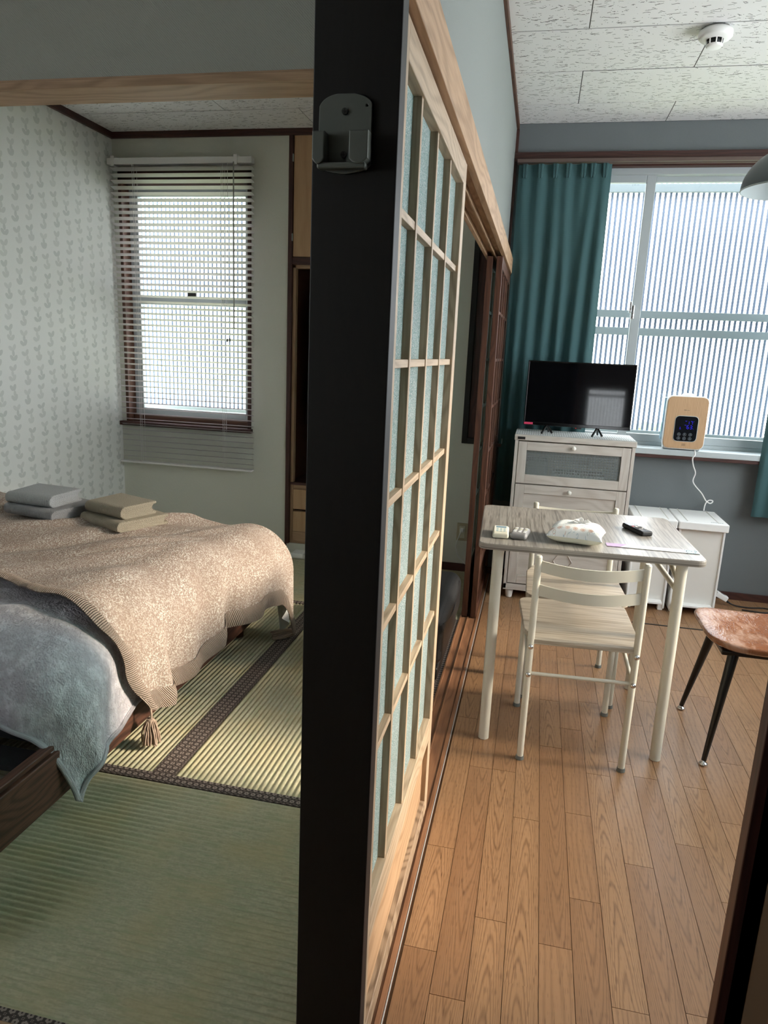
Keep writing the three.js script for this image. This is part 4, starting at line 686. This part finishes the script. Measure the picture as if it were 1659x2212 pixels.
// two lidded white bins
function bin(label, x0, x1, zf) {
  const g = thing('lidded_bin', label, 'bin', [(x0 + x1) / 2, 0, -4.14]), w = (x1 - x0) / 2, F = zf + 4.14, B = -0.20;
  part(g, 'body', rbox(-w + 0.008, w - 0.008, 0.035, 0.485, B, F - 0.03, 0.006), M.offwhite);
  part(g, 'side_wall', rbox(-w, -w + 0.012, 0.012, 0.48, B, F - 0.022, 0.004), M.white); part(g, 'side_wall', rbox(w - 0.012, w, 0.012, 0.48, B, F - 0.022, 0.004), M.white);
  const lid = part(g, 'lid', rbox(-w - 0.008, w + 0.008, 0.484, 0.528, B - 0.005, F, 0.006), M.white);
  for (const k of [-0.33, 0.33]) part(lid, 'lid_groove', rbox(k * w * 2 - 0.003, k * w * 2 + 0.003, 0.5275, 0.5305, B, F - 0.03, 0.001, 1), M.offwhite);
  part(g, 'pedal', rbox(-w + 0.02, w - 0.02, 0.048, 0.060, F - 0.035, F + 0.02, 0.003), M.white);
  for (const x of [-w + 0.02, w - 0.02]) part(g, 'foot', rbox(x - 0.014, x + 0.014, 0.001, 0.04, F - 0.06, F - 0.028, 0.003), M.white);
  for (const x of [-w + 0.02, w - 0.02]) part(g, 'foot', rbox(x - 0.014, x + 0.014, 0.001, 0.04, B + 0.01, B + 0.04, 0.003), M.white);
  return g;
}
bin('white lidded bin between the cabinet and the other bin', 0.588, 0.800, -3.99);
const rb = bin('white lidded bin at the right, with small lettering on its lid', 0.822, 1.062, -3.99);
part(rb, 'lid_lettering', [0, 1, 2, 3, 4, 5].map(i => box(0.04 + i * 0.011, 0.048 + i * 0.011, 0.5281, 0.5286, 0.108, 0.116)), std(0x9aa0a2, 0.6));
// plug adapter and cable on the floor
{
  const g = thing('power_adapter', 'white adapter with black lead on the floor beside the bins', 'adapter', [1.13, 0.0, -4.24]);
  part(g, 'block', rbox(-0.035, 0.035, 0.03, 0.06, -0.02, 0.02, 0.004).rotateZ(-0.45).translate(0, 0.012, 0), M.white);
  part(g, 'label_plate', rbox(-0.012, 0.012, 0.06, 0.0608, -0.01, 0.01, 0.0003, 1).rotateZ(-0.45).translate(0, 0.012, 0), std(0x7d8184, 0.6));
  part(g, 'lead', tube([[0.05, 0.03, 0], [0.08, 0.012, 0.01], [0.16, 0.005, 0.02], [0.26, 0.005, 0.0], [0.32, 0.005, 0.04], [0.24, 0.005, 0.08], [0.12, 0.005, 0.07]], 0.004, 80), M.black);
  part(g, 'lead_collar', rod([0.033, 0.037, 0], [0.062, 0.02, 0.003], 0.009, 0.006, 12), M.black);
}
// dining table
{
  const g = thing('dining_table', 'small dining table with grey wood grain top and cream legs', 'table', [0.203, 0, -2.652], 2.6 * Math.PI / 180);
  const top = slab(0.738, 0.640, 0.035, 0.022, 0.003).rotateX(-Math.PI / 2).translate(0, 0.723, 0);
  part(g, 'tabletop', grain(top, 'z', 0.5, 1.0), M.greige);
  const lx = 0.300, lz = 0.275;
  for (const sx of [-1, 1]) for (const sz of [-1, 1]) { const l = part(g, 'leg', rod([sx * lx, 0.0015, sz * lz], [sx * lx, 0.722, sz * lz], 0.0185, 0.0185, 24), M.cream); }
  for (const sx of [-1, 1]) part(g, 'apron_bar', rod([sx * lx, 0.62, -lz], [sx * lx, 0.62, lz], 0.010, 0.010, 14), M.cream);
  part(g, 'apron_bar', rod([-lx, 0.63, -lz], [lx, 0.63, -lz], 0.010, 0.010, 14), M.cream);
  for (const sx of [-1, 1]) part(g, 'corner_brace', rod([sx * lx, 0.645, lz], [sx * (lx - 0.02), 0.715, lz - 0.13], 0.009, 0.009, 12), M.cream);
}
// chairs
function makeChair(label, pos, turn) {
  const g = thing('dining_chair', label, 'chair', pos, turn, 'cream metal dining chairs');
  const w = 0.170, r = 0.0115;                       // local: back at +z, seat towards -z
  for (const s of [-1, 1]) {
    const post = part(g, 'back_post', [rod([s * w, 0.008, 0.0], [s * w, 0.735, 0.012], r, r, 18)], M.cream); part(post, 'foot_cap', rod([s * w, 0.001, 0], [s * w, 0.014, 0], 0.0145, 0.0135, 18), std(0x6a6f6c, 0.6)); part(post, 'end_cap', rod([s * w, 0.735, 0.012], [s * w, 0.740, 0.012], r, r * 0.7, 18), M.cream);
    const leg = part(g, 'front_leg', rod([s * w, 0.008, -0.385], [s * w, 0.43, -0.385], r, r, 18), M.cream); part(leg, 'foot_cap', rod([s * w, 0.001, -0.385], [s * w, 0.014, -0.385], 0.0145, 0.0135, 18), std(0x6a6f6c, 0.6));
    part(g, 'side_rail', rod([s * w, 0.425, 0.005], [s * w, 0.425, -0.385], 0.008, 0.008, 10), M.cream); part(g, 'side_stretcher', rod([s * w, 0.325, 0.005], [s * w, 0.40, -0.385], 0.007, 0.007, 10), M.cream);
    for (const y of [0.425, 0.325]) part(g, 'bolt', lathe([[0, 0.008], [0.006, 0.007], [0.009, 0.003], [0.009, 0]], 14).rotateX(Math.PI / 2).translate(s * w, y, 0.018), M.steel);
  }
  part(g, 'back_stretcher', rod([-w, 0.325, 0.005], [w, 0.325, 0.005], 0.0065, 0.0065, 10), M.cream);
  for (const y of [0.705, 0.625]) {
    const geo = surface(24, 4, (s, t) => { const x = lerp(-w, w, s), bow = (1 - (2 * s - 1) ** 2); return [x, y + (0.5 - t) * 0.038 - 0.012 * bow, 0.012 + 0.030 * bow]; });
    const back = surface(24, 4, (s, t) => { const x = lerp(-w, w, s), bow = (1 - (2 * s - 1) ** 2); return [x, y + (0.5 - t) * 0.038 - 0.012 * bow, 0.006 + 0.030 * bow]; });
    const edge = k => surface(24, 1, (s, t) => { const x = lerp(-w, w, s), bow = (1 - (2 * s - 1) ** 2); return [x, y + k * 0.019 - 0.012 * bow, lerp(0.006, 0.012, t) + 0.030 * bow]; });
    part(g, 'back_slat', [geo, back, edge(1), edge(-1)], M.cream);
  }
  const s = new THREE.Shape(); s.moveTo(-0.158, -0.01); s.lineTo(0.158, -0.01); s.lineTo(0.187, 0.08); s.lineTo(0.195, 0.37); s.quadraticCurveTo(0.19, 0.405, 0.16, 0.408); s.lineTo(-0.16, 0.408); s.quadraticCurveTo(-0.19, 0.405, -0.195, 0.37); s.lineTo(-0.187, 0.08); s.closePath();
  part(g, 'seat', grain(new THREE.ExtrudeGeometry(s, { depth: 0.012, bevelEnabled: true, bevelSize: 0.003, bevelThickness: 0.003, bevelSegments: 2 }).rotateX(-Math.PI / 2).translate(0, 0.436, 0), 'x', 0.3, 0.6), M.paleoak);
  return g;
}
makeChair('cream metal chair with pale wood seat, in front of the table', [0.219, 0, -2.270], 3.4 * Math.PI / 180);
makeChair('cream metal chair tucked in at the far side of the table', [0.207, 0, -3.115], Math.PI + 2 * Math.PI / 180);
// leather seat with splayed black legs
{
  const g = thing('leather_stool', 'tan leather seat with splayed black metal legs beside the table', 'stool', [0.845, 0, -2.605]);
  const seat = surface(64, 24, (s, t) => {
    const a = s * Math.PI * 2, q = t < 0.7 ? t / 0.7 : 1, lo = t < 0.7 ? 0 : (t - 0.7) / 0.3, n = 4.2, c = Math.cos(a), d = Math.sin(a), k = 1 / (Math.abs(c) ** n + Math.abs(d) ** n) ** (1 / n);
    const rr = t < 0.7 ? Math.min(q, 0.985) : 0.985 + 0.03 * Math.sin(lo * Math.PI) - 0.25 * lo * lo, x = c * k * 0.200 * rr, z = d * k * 0.198 * rr;
    const dish = 0.014 * (q * q) - 0.010 * Math.cos(x * 9), y = 0.452 + dish * 0.8 - 0.012 * q ** 6 - lo * 0.042;
    return [x, y, z];
  }, (s, t) => [Math.cos(s * 6.2832) * Math.min(t, 0.75) * 0.6, Math.sin(s * 6.2832) * Math.min(t, 0.75) * 0.6]);
  part(g, 'seat', seat, M.tanleather);
  part(g, 'under_frame', [rbox(-0.15, 0.15, 0.392, 0.410, -0.15, 0.15, 0.006)], M.blackmetal);
  for (const [sx, sz] of [[-1, 1], [-1, -1], [1, 1], [1, -1]]) {
    const a = [sx * 0.168, 0.018, sz * 0.205], b = [sx * 0.105, 0.405, sz * 0.13];
    const l = part(g, 'leg', rod(a, b, 0.0085, 0.0185, 20), M.blackmetal);
    part(l, 'glide', lathe([[0, 0.001], [0.012, 0.001], [0.0155, 0.005], [0.012, 0.011], [0.005, 0.014], [0.0045, 0.024], [0, 0.024]], 20).translate(a[0], 0, a[2]), M.steel);
  }
}
// on the table
const TT = 0.7455;
{
  const remotePrint = (bg, fg, scr) => canvasTex(128, 256, (c, w, h) => { c.fillStyle = bg; c.fillRect(0, 0, w, h); c.fillStyle = scr; c.fillRect(14, 14, 100, 60); c.fillStyle = fg; for (let j = 0; j < 4; j++) for (let i = 0; i < 3; i++) { c.beginPath(); c.ellipse(30 + i * 34, 100 + j * 34, 12, 8, 0, 0, 7); c.fill(); } });
  const topUV = (geo, w, d) => { const p = geo.attributes.position, n = geo.attributes.normal, u = geo.attributes.uv; for (let i = 0; i < p.count; i++) u.setXY(i, p.getX(i) / w + 0.5, n.getY(i) > 0.5 ? 0.5 - p.getZ(i) / d : 0.02); return geo; };
  const g1 = thing('air_conditioner_remote', 'ivory remote control with pale blue display, leftmost on the table', 'remote control', [-0.085, TT, -2.447], 0.03);
  part(g1, 'case', rbox(-0.028, 0.028, 0.0003, 0.020, -0.058, 0.055, 0.007, 3), M.ivory); part(g1, 'key_face', topUV(new THREE.BoxGeometry(0.046, 0.0012, 0.086).translate(0, 0.0203, -0.010), 0.046, 0.105), std(0xffffff, 0.4, { map: remotePrint('#e9e7da', '#5f97a3', '#7f9fb0') }));
  const g2 = thing('lamp_remote', 'grey remote control with pale keys beside the ivory one', 'remote control', [-0.018, TT, -2.448], -0.12);
  part(g2, 'case', rbox(-0.030, 0.030, 0.0003, 0.022, -0.055, 0.052, 0.011, 4), M.greyplastic); for (let j = 0; j < 4; j++) for (let i = 0; i < 3; i++) part(g2, 'key', lathe([[0, 0.0016], [0.0055, 0.0013], [0.0062, 0]], 12).scale(1.1, 1, 0.75).translate(-0.017 + i * 0.017, 0.0219, -0.035 + j * 0.018), j === 1 ? M.ivory : M.white);
  const g3 = thing('television_remote', 'slim black remote control at the right of the table', 'remote control', [0.405, TT, -2.690], 0.42);
  part(g3, 'case', rbox(-0.0225, 0.0225, 0.0003, 0.018, -0.07, 0.07, 0.006, 3), M.black); part(g3, 'key_plate', rbox(-0.019, 0.019, 0.0172, 0.0186, -0.066, -0.022, 0.0006, 1), std(0x3a4048, 0.25));
  for (const x of [-0.012, 0, 0.012]) part(g3, 'key', rbox(x - 0.0045, x + 0.0045, 0.0178, 0.0195, -0.014, -0.007, 0.0008, 1), std(x < 0 ? 0xc8484a : x > 0 ? 0xd9d9d9 : 0xe6e6e6, 0.4));
  part(g3, 'ring_key', new THREE.TorusGeometry(0.012, 0.0028, 8, 24).rotateX(Math.PI / 2).translate(0, 0.0185, 0.012), M.greyplastic); for (const x of [-0.011, 0.011]) for (const z of [0.034, 0.046]) part(g3, 'key', rbox(x - 0.005, x + 0.005, 0.0178, 0.0192, z - 0.0035, z + 0.0035, 0.0008, 1), M.greyplastic);
}
{
  const print = canvasTex(512, 512, (c, w, h) => {
    c.fillStyle = '#e6e8e5'; c.fillRect(0, 0, w, h); const r = rng(12);
    for (let i = 0; i < 260; i++) { const x = r() * w, y = r() * h, col = ['#b7c6cc', '#cdb4a6', '#c2cbc3', '#a9bcc4'][i % 4]; c.strokeStyle = col; c.lineWidth = 2 + r() * 2; c.beginPath(); c.arc(x, y, 4 + r() * 14, r() * 6, r() * 6 + 2.4); c.stroke(); }
    for (let i = 0; i < 14; i++) { const x = (i % 7 + 0.5) * w / 7, y = i < 7 ? 60 : 450; c.strokeStyle = '#c69a84'; c.lineWidth = 3; for (let k = 0; k < 8; k++) { const a = k * Math.PI / 4; c.beginPath(); c.ellipse(x + Math.cos(a) * 13, y + Math.sin(a) * 13, 10, 4, a, 0, 7); c.stroke(); } }
  });
  const g = thing('tissue_pouch', 'printed fabric tissue pouch with tissue pulled out, centre of the table', 'tissue pouch', [0.173, TT, -2.458], -0.16);
  const a = 0.094, b = 0.078, half = (sgn) => surface(40, 32, (s, t) => { const u = 2 * s - 1, v = 2 * t - 1, f = (1 - Math.abs(u) ** 5) ** 0.6 * (1 - Math.abs(v) ** 5) ** 0.6; const pin = 1 - 0.09 * (1 - v * v), pv = 1 - 0.10 * (1 - u * u); return [u * a * pin, 0.026 + sgn * (sgn > 0 ? 0.038 : 0.0255) * f + (sgn > 0 ? 0.002 * Math.sin(u * 6 + v * 4) * f : 0), v * b * pv]; });
  part(g, 'printed_cover', half(1), std(0xffffff, 0.9, { map: print })); part(g, 'lining', half(-1), std(0xe6e4cf, 0.9));
  part(g, 'tissue', surface(30, 12, (s, t) => { const q = s * Math.PI * 2, r = 0.004 + 0.026 * t * (0.8 + 0.35 * Math.sin(3 * q + 1) + 0.2 * Math.sin(7 * q)); return [0.012 + Math.cos(q) * r * 1.1, 0.058 + 0.016 * Math.sin(Math.min(t * 1.9, 1.9)) + 0.006 * Math.sin(5 * q + t * 4) * t, -0.008 + Math.sin(q) * r * 0.8]; }), M.white);
}
{
  const print = canvasTex(1024, 128, (c, w, h) => {
    c.fillStyle = '#f2f3f2'; c.fillRect(0, 0, w, h); c.fillStyle = '#b79cc4'; c.beginPath(); c.moveTo(0, 0); c.lineTo(250, 0); c.lineTo(150, h); c.lineTo(0, h); c.fill();
    const r = rng(31); for (let i = 0; i < 46; i++) { const x = 270 + r() * 560, y = 16 + r() * 96; c.fillStyle = ['#9fb1bd', '#c3cbd0', '#8797a6', '#b3bfae'][i % 4]; c.beginPath(); c.ellipse(x, y, 7 + r() * 9, 3 + r() * 3, r() * 3, 0, 7); c.fill(); }
    c.fillStyle = '#cfe0e2'; c.fillRect(870, 0, 154, h); for (let i = 0; i < 60; i++) { const x = 876 + r() * 140, y = r() * h; c.fillStyle = ['#334a63', '#5f7f92', '#23384c', '#8fb0b4'][i % 4]; c.beginPath(); c.ellipse(x, y, 10 + r() * 6, 3.5, r() * 3, 0, 7); c.fill(); }
  });
  const geo = new THREE.BoxGeometry(0.30, 0.0012, 0.042), p = geo.attributes.position, u = geo.attributes.uv; for (let i = 0; i < p.count; i++) u.setXY(i, p.getX(i) / 0.30 + 0.5, 0.5 - p.getZ(i) / 0.042);
  solo('paper_strip', geo, std(0xffffff, 0.5, { map: print }), 'narrow printed paper strip with purple end lying on the table', 'card', [0.425, TT + 0.0012, -2.452], 0.01);
}
// pendant lamp, switched off
{
  const g = thing('pendant_lamp', 'grey dome pendant lamp at the right edge', 'lamp', [0.842, 0, -3.0]);
  const R = 0.178, y0 = 1.995, outer = [], inner = []; for (let i = 0; i <= 16; i++) { const a = i / 16 * Math.PI / 2; outer.push([R * Math.cos(a) + 0.0005, y0 + 0.150 * Math.sin(a)]); inner.push([(R - 0.004) * Math.cos(a) + 0.0005, y0 + 0.001 + 0.145 * Math.sin(a)]); }
  part(g, 'shade', lathe(outer, 48), M.lampout); part(g, 'shade_lining', lathe(inner, 48), M.lampin); part(g, 'rim', new THREE.TorusGeometry(R - 0.001, 0.0028, 8, 64).rotateX(Math.PI / 2).translate(0, y0, 0), M.lampin);
  part(g, 'bulb', new THREE.SphereGeometry(0.05, 24, 18).translate(0, y0 + 0.045, 0), M.white); part(g, 'socket', rod([0, y0 + 0.085, 0], [0, y0 + 0.145, 0], 0.022, 0.022), M.white);
  part(g, 'cap', lathe([[0.03, 0.148], [0.03, 0.165], [0.012, 0.19], [0, 0.19]], 24).translate(0, y0, 0), M.lampout); part(g, 'cable', rod([0, y0 + 0.18, 0], [0, CEIL, 0], 0.003, 0.003, 8), M.black);
  part(g, 'ceiling_rose', lathe([[0, -0.03], [0.035, -0.026], [0.04, 0], [0, 0]], 24).translate(0, CEIL - 0.001, 0), M.white);
}
// smoke detector
{
  const g = thing('smoke_detector', 'white round smoke detector on the ceiling', 'detector', [0.548, CEIL, -3.255]);
  part(g, 'base', lathe([[0, 0], [0.048, 0], [0.048, -0.012], [0, -0.012]], 40), M.white); part(g, 'ring', lathe([[0.048, -0.010], [0.062, -0.012], [0.063, -0.030], [0.056, -0.038], [0.034, -0.042], [0.030, -0.040]], 48), M.white);
  part(g, 'sensing_chamber', lathe([[0, -0.040], [0.028, -0.040], [0.027, -0.060], [0.0, -0.060]], 32), std(0x2a2d2f, 0.7)); part(g, 'bottom_cap', lathe([[0.030, -0.058], [0.031, -0.062], [0.026, -0.068], [0, -0.069]], 40), M.white);
  for (let i = 0; i < 8; i++) { const a = i * Math.PI / 4; part(g, 'cage_rib', rod([Math.cos(a) * 0.031, -0.040, Math.sin(a) * 0.031], [Math.cos(a) * 0.029, -0.060, Math.sin(a) * 0.029], 0.0028, 0.0028, 6), M.white); }
}
// dark casing of the doorway, cut off at the lower right corner
trim([gbox('y', 0.357, 0.376, 0, CEIL, -1.030, -1.0, 0.002)], M.redbrown, 'dark brown doorway casing at the lower right corner');
trim([gbox('y', 0.3705, 0.376, 0, CEIL, -0.86, -0.80, 0.001)], M.redbrown, 'narrow brown batten on the dark hall wall');

// ───────────────────────── hand over ─────────────────────────
const renderer = new THREE.WebGLRenderer({ antialias: true });
renderer.toneMapping = THREE.LinearToneMapping;
renderer.toneMappingExposure = EXPOSURE;
renderer.shadowMap.enabled = true;
renderer.render(scene, camera);
